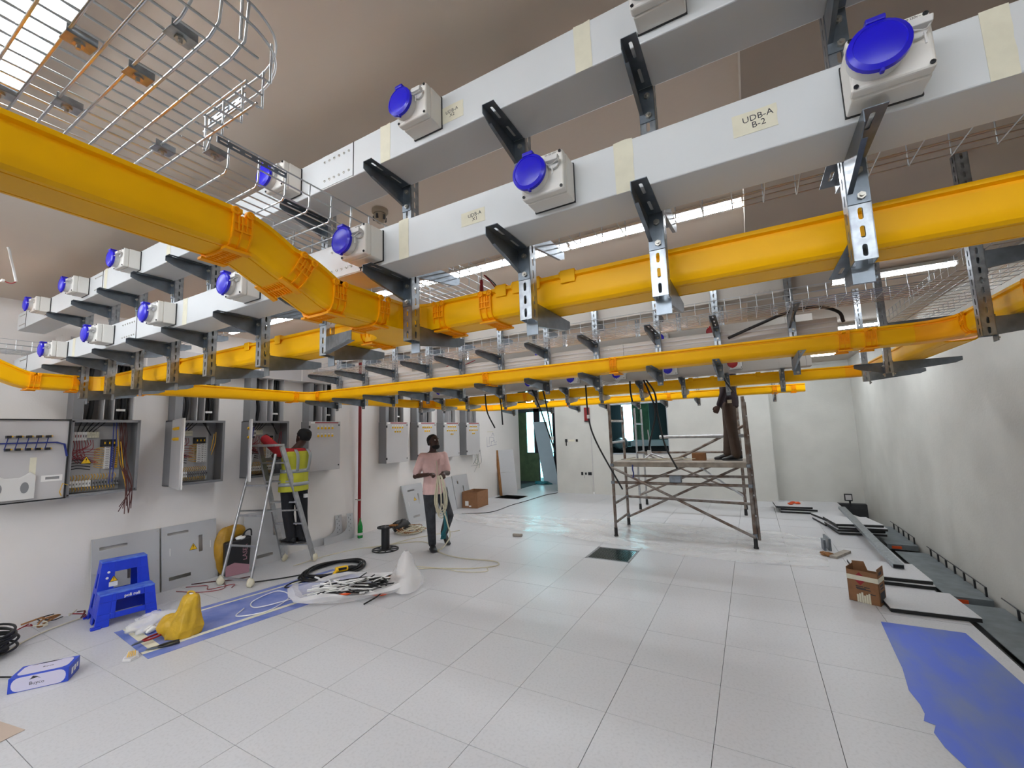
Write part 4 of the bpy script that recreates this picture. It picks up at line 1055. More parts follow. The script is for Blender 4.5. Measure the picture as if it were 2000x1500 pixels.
q = MB(); q.prism([(-.1, -.004), (.02, -.006), (.06, .004), (-.02, .01)], (.0, by * .42, bz + .0008), (1, 0, 0), (0, 1, 0), (0, 0, 1), .0008); q.build('torn_slot', 'dark', t)
text('Buyco', .032, 'ink', t, (-.01, -by / 2 - .001, bz * .42), (PI / 2, 0, 0), 'front_lettering', .0003)
text('Buyco', .024, 'ink', t, (.01, .01, bz + .001), (0, 0, 0), 'top_lettering', .0003)
q = MB(); q.prism([(-.03, 0), (.012, .006), (.03, -.004), (.01, .014), (-.012, .022), (-.02, .01)], (-.02, -by / 2 - .0007, bz * .7), (1, 0, 0), (0, 0, 1), (0, -1, 0), .0004); q.build('bird_mark', 'ink', t)
for k in range(3):
    q = MB(); q.box(bx / 2, bx / 2 + .0008, -.05 + .045 * k, -.02 + .045 * k, .025 + .006 * k, .07); q.build('end_print', 'white', t)

# black cable coil at the left edge
t = thing('cable_coil', 'thick coil of black cable on the floor at the left edge', 'cable', (-3.66, -1.10, 0), 0)
rnd = random.Random(4)
for k in range(11):
    R = .27 + rnd.uniform(-.025, .025); z = .012 + .016 * k; ox, oy = rnd.uniform(-.02, .02), rnd.uniform(-.02, .02)
    b = MB(); b.tube([(ox + R * math.cos(a), oy + R * math.sin(a), z + .008 * math.sin(a * 2 + k)) for a in [2 * PI * i / 36 for i in range(37)]], .0095, 7, cap=False); b.build('turn', 'black', t, smooth=60)
t = thing('loose_cable', 'single black wire end lying beside the coil at the left edge', 'cable', (-2.9, -1.0, 0)); b = MB(); b.tube(spline([(-.25, -.1, .006), (-.1, -.02, .01), (.12, .09, .006)]), .006, 6); b.build('wire', 'black', t)
b = MB(); b.prism([(0, 0), (-.9, .02), (-.9, -.9), (.02, -.9)], (-1.93, -1.12, .001), Vector((.98, .2, 0)), Vector((-.2, .98, 0)), (0, 0, 1), .003)
tag(b.build('board_sheet', 'beige'), 'pinkish beige sheet on the floor in the bottom left corner', 'sheet')

# scrap wires by the wall
t = thing('scrap_pile', 'small heap of cable scraps and red wire against the left wall', 'scraps', (-4.0, -.42, 0))
for k, m in enumerate(('wood', 'redw', 'blackp', 'cream', 'redw', 'brownw', 'olive', 'cream', 'blackp', 'wood')):
    rnd = random.Random(k + 30); P = [(rnd.uniform(-.12, .12), rnd.uniform(-.26, .26), .02 + rnd.uniform(0, .05))]
    for j in range(4): P.append((P[-1][0] + rnd.uniform(-.09, .09), P[-1][1] + rnd.uniform(-.12, .12), .012 + rnd.uniform(0, .07)))
    P = [(max(-.15, p[0]), p[1], p[2]) for p in P]
    b = MB(); b.tube(spline(P, 4), .008 if m in ('wood', 'olive') else .005, 5); b.build('scrap', m, t)
t = thing('floor_strip', 'thin beige cable strip lying along the foot of the left wall', 'cable'); b = MB()
b.tube(spline([(-3.45, -1.0, .008), (-3.8, -.62, .01), (-3.95, -.2, .008), (-4.0, .1, .008)]), .007, 5); b.build('strip', 'cream', t)

# blue film strip on the floor, with bag and tools
t = thing('protective_film', 'long blue protective film with tape edges on the floor at left', 'film')
A = Vector((-3.19, -.29, 0)); Bv = Vector((-2.28, -.375, 0)); U = Vector((.30, 2.2, 0)) ; U = Vector((-2.117 + 2.28, .701 + .371, 0)).normalized()
def fq(a0, a1, l0, l1, z, m, name):
    W2 = Bv - A
    b = MB(); b.prism([(0, 0), (1, 0), (1, 1), (0, 1)], A + W2 * a0 + U * l0 + UP * z, W2 * (a1 - a0), U * (l1 - l0), UP, .0012); return b.build(name, m, t)
fq(0, 1, 0, 2.15, .0008, 'filml', 'sheet'); fq(.0, .86, .06, .14, .0021, 'tape', 'tape_strip'); fq(.80, .86, .0, 2.1, .0033, 'tape', 'tape_strip'); fq(.10, .14, .15, 2.1, .0034, 'tape', 'tape_strip')
t = thing('yellow_bag', 'crumpled yellow plastic bag standing on the blue film', 'bag', (-2.55, -.03, .003), math.radians(25))
b = MB(); b.blob((-.07, 0, .085), (.13, .12, .095), 16, .05, 3, -.084); vs = []; fs = []; n = 22
RG = [(.02, .14, .13, 0), (.03, .15, .13, .07), (.04, .125, .11, .15), (.065, .085, .09, .22), (.075, .075, .075, .29), (.08, .062, .05, .335), (.085, .04, .02, .35)]
for q, (cx, ra, rb, z) in enumerate(RG):
    for k in range(n):
        a = 2 * PI * k / n; w = 1 + .07 * math.sin(5 * a + q * .6) + .05 * math.sin(9 * a - q)
        vs.append((cx + ra * w * math.cos(a), rb * w * math.sin(a), z))
for q in range(len(RG) - 1):
    for k in range(n): fs.append((q * n + k, q * n + (k + 1) % n, (q + 1) * n + (k + 1) % n, (q + 1) * n + k))
fs.append(tuple(range(n))[::-1]); fs.append(tuple(range((len(RG) - 1) * n, len(RG) * n))); b.add(vs, fs)
o = b.build('bag', 'ybag', t, smooth=180)
md = o.modifiers.new('remesh', 'REMESH'); md.mode = 'VOXEL'; md.voxel_size = .007; md.use_smooth_shade = True
md = o.modifiers.new('smooth', 'SMOOTH'); md.factor = .5; md.iterations = 2
b = MB(); b.tube(spline([(.04, 0, .335), (.055, 0, .365), (.10, 0, .365), (.125, 0, .33)]), .008, 8); b.build('handle', 'ybag', t, smooth=60)
b = MB(); b.blob((.085, 0, .345), (.025, .02, .012), 8, .1, 2); b.build('contents', 'white', t, smooth=180)
t = thing('clear_bag', 'crumpled clear plastic bag on the blue film in front of the stool', 'bag', (-2.98, -.09, .003), .4)
b = MB(); b.blob((0, 0, .05), (.14, .19, .075), 22, .22, 9, -.049); b.build('bag', 'poly', t, smooth=180)
b = MB(); b.blob((.10, -.10, .03), (.04, .05, .03), 10, .15, 4, -.02); b.build('paper', 'white', t, smooth=180)
def pliers(label, loc, rz, m):
    t = thing('pliers', label, 'pliers', loc, rz)
    for s in (-1, 1):
        b = MB(); b.tube(spline([(0, 0, .012), (.03, s * .022, .012), (.09, s * .032, .012), (.15, s * .026, .012)]), [.006] + [.0085] * 17 + [.007], 7) if False else b.tube(spline([(0, 0, .012), (.03, s * .022, .012), (.09, s * .032, .012), (.15, s * .026, .012)]), .0085, 7)
        b.build('handle', m, t, smooth=60)
    b = MB(); b.prism([(.01, -.014), (-.02, -.016), (-.075, -.003), (-.075, .003), (-.02, .016), (.01, .014)], (0, 0, .006), (1, 0, 0), (0, 1, 0), UP, .012); b.build('jaws', 'galvd', t, bevel=.002)
pliers('pliers with black handles lying on the film corner', (-2.42, -.26, .004), 1.2, 'blackp')
pliers('pliers with red handles lying crossed behind the black pair', (-2.60, -.30, .03), 1.75, 'redw')
t = thing('tool_pouch', 'small clear packet with cable ties beside the pliers', 'packet', (-2.45, -.42, .003), -.4); b = MB(); b.prism([(-.10, -.03), (.06, -.055), (.11, 0), (.06, .05), (-.04, .04)], (0, 0, 0), (1, 0, 0), (0, 1, .05), UP, .022); b.build('packet', 'polyw', t, bevel=.006)
b = MB()
for k in range(5): b.bar((-.06, -.02 + .01 * k, .024), (.06, -.025 + .012 * k, .026), .005, .003)
b.build('cable_ties', 'warn', t)

# black bag and mustard bag between plates and ladder
t = thing('mustard_bag', 'mustard yellow plastic bag against the wall behind the black bag', 'bag', (-4.07, 1.10, 0)); b = MB()
b.blob((0, 0, .30), (.09, .12, .30), 14, .08, 8, -.298); b.blob((.0, .10, .52), (.07, .17, .09), 12, .08, 1)
o = b.build('bag', 'ybagd', t, smooth=180); md = o.modifiers.new('remesh', 'REMESH'); md.mode = 'VOXEL'; md.voxel_size = .01; md.use_smooth_shade = True; md = o.modifiers.new('smooth', 'SMOOTH'); md.iterations = 4
t = thing('black_bag', 'black and pink printed bag standing open behind the ladder legs', 'bag', (-3.93, 1.17, 0), math.radians(78))
b = MB(); b.prism([(-.13, 0), (.14, 0), (.17, .46), (-.14, .42)], (0, -.07, 0), (1, 0, 0), (0, .06, 1), (0, 1, 0), .13); b.build('bag', 'blackp', t, bevel=.02)
b = MB(); b.prism([(-.128, .004), (.138, .004), (.145, .10), (-.03, .16), (-.132, .13)], (0, -.0715, 0), (1, 0, 0), (0, .06, 1), (0, 1, 0), .0015); b.build('pink_print', 'pinkbag', t)
text('LASER', .075, 'pinkbag', t, (.09, -.060, .27), (PI / 2 - .06, -PI / 2, 0), 'bag_lettering', .0006)
b = MB(); b.tube(spline([(.05, -.02, .44), (.10, -.02, .53), (.16, -.02, .54), (.17, -.02, .46)]), .01, 6); b.build('handle', 'blackp', t, smooth=60)
b = MB(); b.blob((.05, -.01, .45), (.06, .035, .03), 8, .2, 6); b.build('paper', 'white', t, smooth=180)

# ---------------------------------------------------------------- ladder
t = thing('step_ladder', 'aluminium A-frame step ladder with rag-wrapped feet by the cabinets', 'ladder')
TL, TR = Vector((-3.745, 1.28, 1.64)), Vector((-3.41, 1.38, 1.64))
RL, RRr = Vector((-3.66, .86, .03)), Vector((-3.22, .96, .03)); FL_, FR = Vector((-3.87, 1.80, .03)), Vector((-3.45, 1.98, .03))
b = MB(); b.prism([(-.02, -.09), (.37, -.09), (.37, .09), (-.02, .09)], TL + UP * .0, (TR - TL).normalized(), Vector((-.3, .95, 0)), UP, .03); b.build('top_cap', 'alu', t, bevel=.004)
ax = (TR - TL).normalized()
for a, c in ((TL + Vector((-.02, .06, 0)), FL_), (TR + Vector((-.02, .06, 0)), FR)):
    b = MB(); b.bar(a, c, .025, .075, ax.cross(c - a)); b.build('front_rail', 'alu', t, bevel=.003)
for a, c in ((TL + Vector((.02, -.05, -.1)), RL), (TR + Vector((.02, -.05, -.1)), RRr)):
    b = MB(); b.tube([a, c], .017, 8); b.build('rear_rail', 'alu', t, smooth=60)
for k in range(5):
    f = [.14, .33, .52, .70, .86][k]
    p = FL_.lerp(TL + Vector((-.02, .06, 0)), f); q = FR.lerp(TR + Vector((-.02, .06, 0)), f)
    b = MB(); b.bar(p, q, .085, .022, UP); b.build('step', 'alu', t, bevel=.003)
for f in (.03, .27, .50, .74):
    p = RL.lerp(TL + Vector((.02, -.05, -.1)), f); q = RRr.lerp(TR + Vector((.02, -.05, -.1)), f)
    b = MB(); b.bar(p, q, .022, .022); b.build('rear_rung', 'alu', t, bevel=.003)
b = MB(); b.bar(RRr.lerp(TR, .5), FR.lerp(TR, .45), .02, .004, ax); b.bar(RL.lerp(TL, .5), FL_.lerp(TL, .45), .02, .004, ax); b.build('spreader', 'alu', t)
for p in (RL, RRr, FL_, FR):
    b = MB(); b.blob(p + Vector((0, 0, .02)), (.042, .042, .055), 8, .18, int(abs(p.x) * 100), -.05); b.build('rag_foot', 'cream', t, smooth=180)
# bottle, spool, ropes
t = thing('green_bottle', 'green plastic bottle standing at the foot of the red pipe', 'bottle', (-3.93, 3.22, 0))
b = MB(); b.lathe([(0, 0), (.040, 0), (.044, .012), (.043, .10), (.039, .12), (.043, .14), (.042, .19), (.028, .25), (.014, .29), (.014, .31), (0, .31)], (0, 0, 0), 18); b.build('body', 'greenb', t, smooth=50)
b = MB(); b.lathe([(0, .305), (.016, .305), (.016, .328), (0, .33)], (0, 0, 0), 14); b.build('bottle_cap', 'greenw', t)
b = MB(); b.lathe([(.0445, .05), (.0445, .09)], (0, 0, 0), 18); b.build('label_band', 'knob', t)
t = thing('cable_spool', 'empty black plastic cable spool standing on the floor', 'spool', (-2.92, 2.82, 0))
b = MB(); b.lathe([(.062, .02), (.062, .33)], (0, 0, 0), 22); b.build('core', 'blackp', t, smooth=60)
for z, r, nm in ((0, .20, 'lower_flange'), (.33, .125, 'upper_flange')):
    b = MB(); b.lathe([(r - .014, z), (r, z), (r, z + .016), (r - .014, z + .016), (r - .014, z)], (0, 0, 0), 32)
    for k in range(8):
        a = k * PI / 4; b.bar((.05 * math.cos(a), .05 * math.sin(a), z + .008), ((r - .01) * math.cos(a), (r - .01) * math.sin(a), z + .008), .022, .010)
    b.lathe([(0, z), (.066, z), (.066, z + .014), (0, z + .014)], (0, 0, 0), 20); o = b.build(nm, 'blackp', t)
b = MB(); b.tube([(.05, .06, .36), (.16, .10, .365)], .013, 8); b.tube([(.06, .02, .36), (.17, .05, .365)], .013, 8); b.build('handle_grip', 'wood', t, smooth=60)
t = thing('rope_heap', 'tangled heap of beige cords and a black bag by the wall', 'rope', (-3.35, 3.85, 0))
for k in range(12):
    rnd = random.Random(k + 60); a0 = rnd.uniform(0, 6.28)
    P = [(rnd.uniform(-.06, .06) + (.12 + .10 * rnd.random()) * math.cos(a0 + j * .9) * 1.1, rnd.uniform(-.05, .05) + (.13 + .16 * rnd.random()) * math.sin(a0 + j * .9), .012 + .09 * rnd.random()) for j in range(9)]
    b = MB(); b.tube(spline(P, 4), .006, 5); b.build('cord', 'cream' if k % 3 else 'wood', t)
b = MB(); b.blob((-.25, .02, .09), (.12, .20, .11), 10, .15, 4, -.088); b.build('black_cloth', 'black', t, smooth=180)
def cord(label, m, r, P, nm='extension_lead', cat='cord'):
    t = thing(nm, label, cat, P[0]); b = MB(); b.tube(spline([Vector(p) - Vector(P[0]) for p in P], 7), r, 6); b.build('cord', m, t, smooth=60)
cord('beige cord snaking across the floor in front of the person in pink', 'cream', .007, [(-3.3, 2.75, .008), (-2.7, 3.4, .008), (-2.0, 3.0, .008), (-1.55, 2.9, .008), (-1.05, 2.95, .008), (-.92, 2.8, .008), (-1.2, 2.55, .008), (-1.7, 2.35, .008), (-1.95, 2.1, .008)])
cord('second beige cord looping beside the first on the floor', 'cream', .005, [(-1.0, 2.7, .006), (-.92, 2.55, .006), (-1.2, 2.42, .006), (-1.6, 2.42, .006), (-2.1, 2.3, .006)])
cord('cord running along the wall foot past the corner brackets', 'cream', .006, [(-3.5, 1.7, .007), (-3.5, 2.2, .007), (-3.35, 2.7, .007), (-3.1, 2.9, .007), (-3.0, 3.5, .007), (-2.6, 4.3, .007)])
cord('dark cord curving over the floor toward the passage', 'blackp', .008, [(-3.5, 5.6, .009), (-3.0, 6.0, .009), (-3.0, 6.9, .009), (-2.95, 7.5, .009), (-2.9, 8.6, .009), (-2.75, 9.1, .009)])
cord('white cable loop on the blue film', 'white', .006, [(-2.6, .55, .010), (-2.45, .4, .012), (-2.3, .62, .010), (-2.45, .95, .012), (-2.75, 1.0, .012), (-2.7, .7, .014), (-2.5, .6, .016), (-2.4, .8, .012), (-2.3, 1.2, .012)])
cord('thin red and grey wires on the floor before the ladder', 'redw', .004, [(-3.95, .62, .006), (-3.75, .75, .012), (-3.6, .7, .006), (-3.5, .92, .010), (-3.4, .85, .006)])
cord('thin red wire curling past the ladder feet', 'redw', .004, [(-3.9, .5, .006), (-3.6, .6, .006), (-3.45, .78, .010), (-3.75, .95, .006)])
cord('red and black scrap wires along the wall by the ladder', 'brownw', .006, [(-4.0, .7, .008), (-3.85, .85, .012), (-3.7, 1.0, .008), (-3.6, 1.2, .008)])
cord('straight black cable offcut behind the blue film', 'black', .008, [(-3.35, 1.05, .009), (-3.15, 1.3, .009), (-3.0, 1.55, .009)])
# coil with drill
t = thing('cable_coil', 'flat coil of black cable on the floor behind the scrap bag', 'cable', (-2.78, 1.78, 0), 0)
for k in range(6):
    rnd = random.Random(k + 9); R = .40 - .03 * (k % 3) + rnd.uniform(-.01, .01); z = .012 + .018 * (k // 2); ox, oy = rnd.uniform(-.02, .02), rnd.uniform(-.03, .03)
    b = MB(); b.tube([(ox + R * .80 * math.cos(a), oy + R * 1.05 * math.sin(a), z + .008 * math.sin(a * 3 + k)) for a in [2 * PI * i / 40 for i in range(41)]], .012, 7, cap=False); b.build('turn', 'black', t, smooth=60)
b = MB(); b.tube(spline([(.0, -.38, .02), (-.08, -.5, .012), (-.02, -.66, .012), (.06, -.62, .012), (.02, -.46, .016), (.1, -.36, .03)]), .007, 6); b.build('cable_tail', 'black', t, smooth=60)
b = MB(); b.tube(spline([(.12, -.36, .05), (.20, -.38, .055), (.26, -.36, .03), (.30, -.30, .02)]), .012, 6); b.build('white_tie', 'white', t, smooth=60)
t = thing('power_drill', 'yellow and black power drill lying on the flat cable coil', 'drill', (-2.55, 1.72, .055), math.radians(62))
b = MB(); b.lathe([(0, 0), (.032, 0), (.036, .02), (.036, .13), (.030, .15), (0, .15)], (-.08, 0, .02), 16, (1, 0, 0)); b.build('body', 'warn', t, smooth=40)
b = MB(); b.lathe([(0, 0), (.026, 0), (.026, .05), (.018, .07), (.012, .10), (0, .10)], (.07, 0, .02), 14, (1, 0, 0)); b.build('chuck', 'blackp', t, smooth=40)
b = MB(); b.tube([(-.05, -.01, .02), (-.10, -.07, .005), (-.12, -.12, -.01)], [.024, .022, .024], 10); b.build('handle', 'warn', t, smooth=50)
b = MB(); b.cb((0, -.034, .03), (.10, .006, .03)); b.build('side_panel', 'blackp', t, bevel=.002)
# bag of cable scraps
t = thing('scrap_bag', 'open clear plastic bag spread on the floor, full of cable offcuts', 'bag', (-1.92, 1.38, 0), math.radians(40))
prof = []; b = MB(); n = 28; rings = []
for i, (s, z) in enumerate(((0, .004), (.55, .004), (.82, .012), (.96, .05), (1.0, .085), (.93, .10), (.86, .085))):
    ring = []
    for k in range(n):
        a = 2 * PI * k / n; w = 1 + .05 * math.sin(3 * a + i) + .04 * math.sin(7 * a)
        ring.append((s * .68 * math.cos(a) * w, s * .40 * math.sin(a) * w * (1 - .15 * math.cos(a)), z * (1 + .25 * math.sin(5 * a + i))))
    rings.append(ring)
for i in range(len(rings) - 1):
    b.add(rings[i] + rings[i + 1], [(k, (k + 1) % n, (k + 1) % n + n, k + n) for k in range(n)])
b.build('bag', 'polyw', t, smooth=180)
b = MB(); m = 18; rows_ = []
for i in range(9):
    f = i / 8; rr = .24 * (1 - f) ** .8 + .03; rows_.append([(.56 + .0 + rr * .75 * math.cos(a) * (1 + .12 * math.sin(4 * a + i)), rr * 1.1 * math.sin(a) * (1 + .1 * math.sin(3 * a)) + .04 * f, .03 + .36 * f) for a in [2 * PI * k / m for k in range(m)]])
for i in range(8): b.add(rows_[i] + rows_[i + 1], [(k, (k + 1) % m, (k + 1) % m + m, k + m) for k in range(m)])
b.build('bag_peak', 'polyw', t, smooth=180)
for nm, mm, cnt, r in (('black_offcut', 'black', 44, .007), ('white_offcut', 'white', 34, .0065)):
    for k in range(cnt):
        rnd = random.Random(k * 3 + cnt); x, y = rnd.uniform(-.33, .36), rnd.gauss(0, .11); y = max(-.22, min(.22, y)); a = rnd.gauss(0, .45); L = rnd.uniform(.08, .24); z = .03 + rnd.uniform(0, .09) * (1 - abs(y) * 2.5)
        d = Vector((math.cos(a), math.sin(a), rnd.uniform(-.1, .15))) * L; p = Vector((x, y, z))
        b = MB(); b.tube(spline([p - d, p + Vector((0, rnd.uniform(-.03, .03), rnd.uniform(0, .03))), p + d], 3), r, 5); b.build(nm, mm, t)
b = MB(); b.tube(spline([(.15, .03, .11), (.30, -.02, .13), (.36, -.14, .10), (.30, -.32, .05), (.16, -.44, .012)]), .008, 6); b.build('black_offcut', 'black', t, smooth=60)
b = MB(); b.tube(spline([(-.20, .12, .10), (-.22, -.02, .15), (-.08, -.10, .13), (.08, -.05, .14), (.15, .10, .12)]), .007, 6); b.build('white_offcut', 'white', t, smooth=60)
b = MB(); b.blob((.42, .08, .08), (.09, .07, .03), 8, .1, 1); b.build('card_scrap', 'card', t)
b = MB(); b.blob((.30, -.26, .03), (.08, .02, .012), 6, .1, 1); b.build('orange_scrap', 'orange', t); b = MB(); b.blob((-.08, -.20, .05), (.07, .02, .012), 6, .1, 1); b.build('orange_scrap', 'orange', t)
# ---------------------------------------------------------------- far left corner: box, leaning tiles
t = thing('cardboard_box', 'open brown cardboard box by the left wall before the leaning white panels', 'box', (-3.79, 6.56, 0), math.radians(5))
w, d, h = .40, .55, .37
b = MB()
for q in ((-w / 2, w / 2, -d / 2, -d / 2 + .006), (-w / 2, w / 2, d / 2 - .006, d / 2), (-w / 2, -w / 2 + .006, -d / 2, d / 2), (w / 2 - .006, w / 2, -d / 2, d / 2)): b.box(q[0], q[1], q[2], q[3], 0, h)
b.box(-w / 2, w / 2, -d / 2, d / 2, 0, .006); b.build('carton', 'card', t)
b = MB(); b.box(-.12, -.03, -d / 2 - .001, -d / 2, .05, .16); b.build('label', 'white', t)
b = MB(); b.box(-.02, .04, -d / 2 - .001, -d / 2, .03, .06); b.build('label', 'white', t)
t = thing('panel_stack', 'tall white-faced floor panels with wood edge leaning on the left wall', 'panel', (-4.0, 8.28, 0), math.radians(70))
for k, (o, m) in enumerate(((0, 'tile'), (.06, 'tile'))):
    b = MB(); b.box(-.05, .50, o, o + .035, 0, .62); b.box(-.05, .50, o, o + .035, .63, 1.25); p = b.build('panel', m, t); p.rotation_euler = (-.12, 0, 0)
b = MB(); b.box(-.115, -.055, .0, .05, 0, 1.25); p = b.build('wood_edge', 'wood', t); p.rotation_euler = (-.12, 0, 0)
t = thing('leaning_board', 'long grey board propped diagonally across the bright passage door', 'board', (-3.75, 10.95, 0))
b = MB(); b.prism([(-.26, 0), (.26, 0), (-.22, 2.08), (-.72, 2.08)], (0, 0, 0), (1, 0, 0), (0, .12, .99), (0, 1, 0), .03); b.build('board', 'plaster', t)
t = thing('debris', 'small dark green rubble at the foot of the leaning board', 'debris', (-4.0, 10.8, 0)); b = MB(); b.blob((0, 0, .04), (.28, .12, .06), 8, .25, 3, -.04); b.build('heap', 'teal', t)

# ---------------------------------------------------------------- floor grille, polythene sheet
t = thing('floor_grille', 'dark glossy floor grille panel set among the white tiles', 'grille', (0, 3.6, 0))
b = MB()
for q in ((0, .6, 0, .03), (0, .6, .57, .6), (0, .03, 0, .6), (.57, .6, 0, .6)): b.box(q[0] + .001, q[1] - .001, q[2] + .001, q[3] - .001, -.03, .001)
b.build('frame', 'cabin', t)
b = MB()
for k in range(27): b.box(.034 + k * .02, .034 + k * .02 + .011, .03, .57, -.03, -.003)
stuff(b.build('grille_bars', 'floorvent', t))
t = thing('polythene_sheet', 'crinkled clear polythene sheet spread across the floor under the scaffold', 'sheet')
P0 = [(-3.75, 5.55), (-2.4, 5.85), (-.6, 6.0), (1.2, 6.05), (2.25, 6.0), (2.92, 5.85)]; P1 = [(-3.2, 5.0), (-2.0, 4.72), (.1, 4.38), (1.3, 4.12), (2.2, 4.15), (2.80, 4.36)]
NU, NV = 150, 34; vs = []
def lerp_poly(P, f):
    f *= len(P) - 1; i = min(int(f), len(P) - 2); g_ = f - i
    return (P[i][0] * (1 - g_) + P[i + 1][0] * g_, P[i][1] * (1 - g_) + P[i + 1][1] * g_)
for i in range(NU + 1):
    a = lerp_poly(P0, i / NU); c = lerp_poly(P1, i / NU)
    for j in range(NV + 1):
        f = j / NV; x = a[0] * (1 - f) + c[0] * f; y = a[1] * (1 - f) + c[1] * f
        z = .004 + .012 * abs(math.sin(2.1 * y * 3 + 1.3 * math.sin(1.7 * x) + .9 * x)) ** 6 + .014 * abs(math.sin(3.7 * x + 2.2 * math.sin(2.3 * y))) ** 10 + .03 * math.exp(-((x + 1.9) / .35) ** 2 - ((y - 5.3) / .25) ** 2) * (.6 + .4 * math.sin(22 * y + 9 * x)) + random.uniform(0, .002)
        z *= min(1, min(i, NU - i) / 4 + .25) * 1.0
        vs.append((x, y + .02 * math.sin(9 * x) * (1 if j in (0, NV) else 0), z))
b = MB(); b.add(vs, [(i * (NV + 1) + j, (i + 1) * (NV + 1) + j, (i + 1) * (NV + 1) + j + 1, i * (NV + 1) + j + 1) for i in range(NU) for j in range(NV)])
b.build('sheet', 'poly', t, smooth=180)
b = MB(); b.cb((0, 0, .02), (.16, .05, .04)); t = thing('wood_block', 'small brown offcut lying on the polythene near the person in pink', 'offcut', (-1.42, 4.30, .004), .15)
b.build('block', 'plank', t, bevel=.004)

# ---------------------------------------------------------------- scaffold towers
PZ = 1.19
def tube_part(t, a, c, r=.024, m='scaf', name='tube'):
    b = MB(); b.tube([a, c], r, 10); return b.build(name, m, t, smooth=60)
def clampp(t, p):
    b = MB(); b.cb(p, (.06, .06, .05)); b.build('clamp', 'galvd', t, bevel=.01)
t = thing('scaffold_tower', 'mobile scaffold tower with a plank deck where a person stands', 'scaffold')
x0, x1, y0, y1 = .08, 2.045, 4.88, 5.70
for x in (x0, x1):
    for y in (y0, y1):
        tube_part(t, (x, y, .09), (x + (.0 if x == x0 else -.0), y, 2.13), name='standard')
        b = MB(); b.lathe([(0, 0), (.034, 0), (.034, .02), (.027, .03), (.027, .14), (0, .14)], (x, y, .004), 12); b.build('base_foot', 'black', t, smooth=40)
    for z in (.22, .52, 1.50, 1.86): tube_part(t, (x, y0, z), (x, y1, z), .020, 'alu' if x == x0 and z > 1 else 'scaf', 'end_rung')
for y in (y0, y1):
    tube_part(t, (x0, y, .86 if y == y0 else .52), (x1, y, .86 if y == y0 else .48), .022, name='ledger')
tube_part(t, (x0, y1, .88), (x1, y1, .90), .022, name='ledger')
tube_part(t, (x0, y0 - .03, 1.10), (x1, y0 - .03, .16), .020, name='brace'); tube_part(t, (x0, y1 + .02, .16), (x1, y1 + .02, 1.12), .020, name='brace')
tube_part(t, (x0 + .02, y1 - .02, .66), (1.2, y1, 1.1), .020, name='brace')
b = MB()
for y in (y0 + .0, y1): b.cb(((x0 + x1) / 2, y, PZ - .04), (x1 - x0 - .02, .04, .075))
b.build('deck_frame', 'plank', t, bevel=.004)
for k in range(4):
    b = MB(); b.box(x0 + .02, x1 - .02, y0 + .03 + k * .195, y0 + .215 + k * .195, PZ - .03, PZ); b.build('plank', 'plank', t, bevel=.003)
for p in ((x0, y0, PZ - .05), (x0, y0, .86), (x1, y0, .86), (x1, y0, PZ - .05), (x0, y1, .52), (x0, y1, .2), (x1, y0, .18)): clampp(t, p)
tube_part(t, (1.0, y1 - .04, PZ), (x1, y1 - .03, 1.72), .022, name='guard_brace'); tube_part(t, (.72, y1 - .05, 1.56), (x1, y1 - .05, 1.55), .03, 'alu', 'guard_rail')
tube_part(t, (x1 + .05, y0 + .02, .12), (x1 + .02, y0 + .05, 2.05), .02, name='ladder_stile')
for k in range(6): tube_part(t, (x1 + .03, y0, .45 + .28 * k), (x1 + .03, y0 + .3, .45 + .28 * k), .012, 'alu', 'ladder_rung')
t2_ = thing('scaffold_tower', 'second narrower scaffold frame standing behind the first near the back wall', 'scaffold')
x0b, x1b, y0b, y1b = -.08, 1.90, 7.35, 8.0
for x in (x0b, x1b):
    for y in (y0b, y1b):
        tube_part(t2_, (x, y, .08), (x, y, 2.16), .022, 'alu' if x == x0b else 'scaf', 'standard'); b = MB(); b.lathe([(0, 0), (.03, 0), (.026, .12), (0, .12)], (x, y, .003), 12); b.build('base_foot', 'black', t2_, smooth=40)
    for z in (.3, 1.2, 1.82): tube_part(t2_, (x, y0b, z), (x, y1b, z), .02, 'alu', 'end_rung')
tube_part(t2_, (x0b, y0b, .30), (x1b, y0b, 1.15), .02, name='brace'); tube_part(t2_, (x0b + .9, y0b, 1.15), (x1b, y0b, .35), .02, 'alu', 'brace'); tube_part(t2_, (x0b, y1b, 1.15), (x1b, y1b, .3), .02, name='brace')
tube_part(t2_, (x0b, y0b, 1.2), (x1b, y0b, 1.2), .022, name='ledger')
t = thing('deck_box', 'small brown carton on the scaffold deck beside the feet', 'box', (1.37, 5.25, PZ + .001)); b = MB(); b.box(-.10, .10, -.06, .06, 0, .115); b.build('carton', 'card', t, bevel=.003)
t = thing('junction_box', 'grey metal box resting on the lower scaffold rail', 'box', (1.05, 4.88, .884)); b = MB(); b.box(-.085, .085, -.05, .05, 0, .10); b.build('box', 'galvd', t, bevel=.006)
t = thing('deck_scraps', 'pale timber and wire scraps lying along the scaffold deck', 'scraps', (.75, 5.2, PZ + .003))
for k in range(12):
    rnd = random.Random(k + 5); x = -.48 + .085 * k; a = rnd.uniform(-.5, .5)
    b = MB(); b.bar((x - .12 * math.cos(a), -.12 * math.sin(a) + rnd.uniform(-.15, .05), .012), (x + .12 * math.cos(a), .12 * math.sin(a) + rnd.uniform(-.15, .05), .02 + rnd.uniform(0, .03)), .03, .012); b.build('scrap', 'cream' if k % 2 else 'plank', t)
t = thing('paint_stick', 'silver tripod foot standing on the scaffold deck before the window', 'tool', (.62, 5.35, PZ + .001))
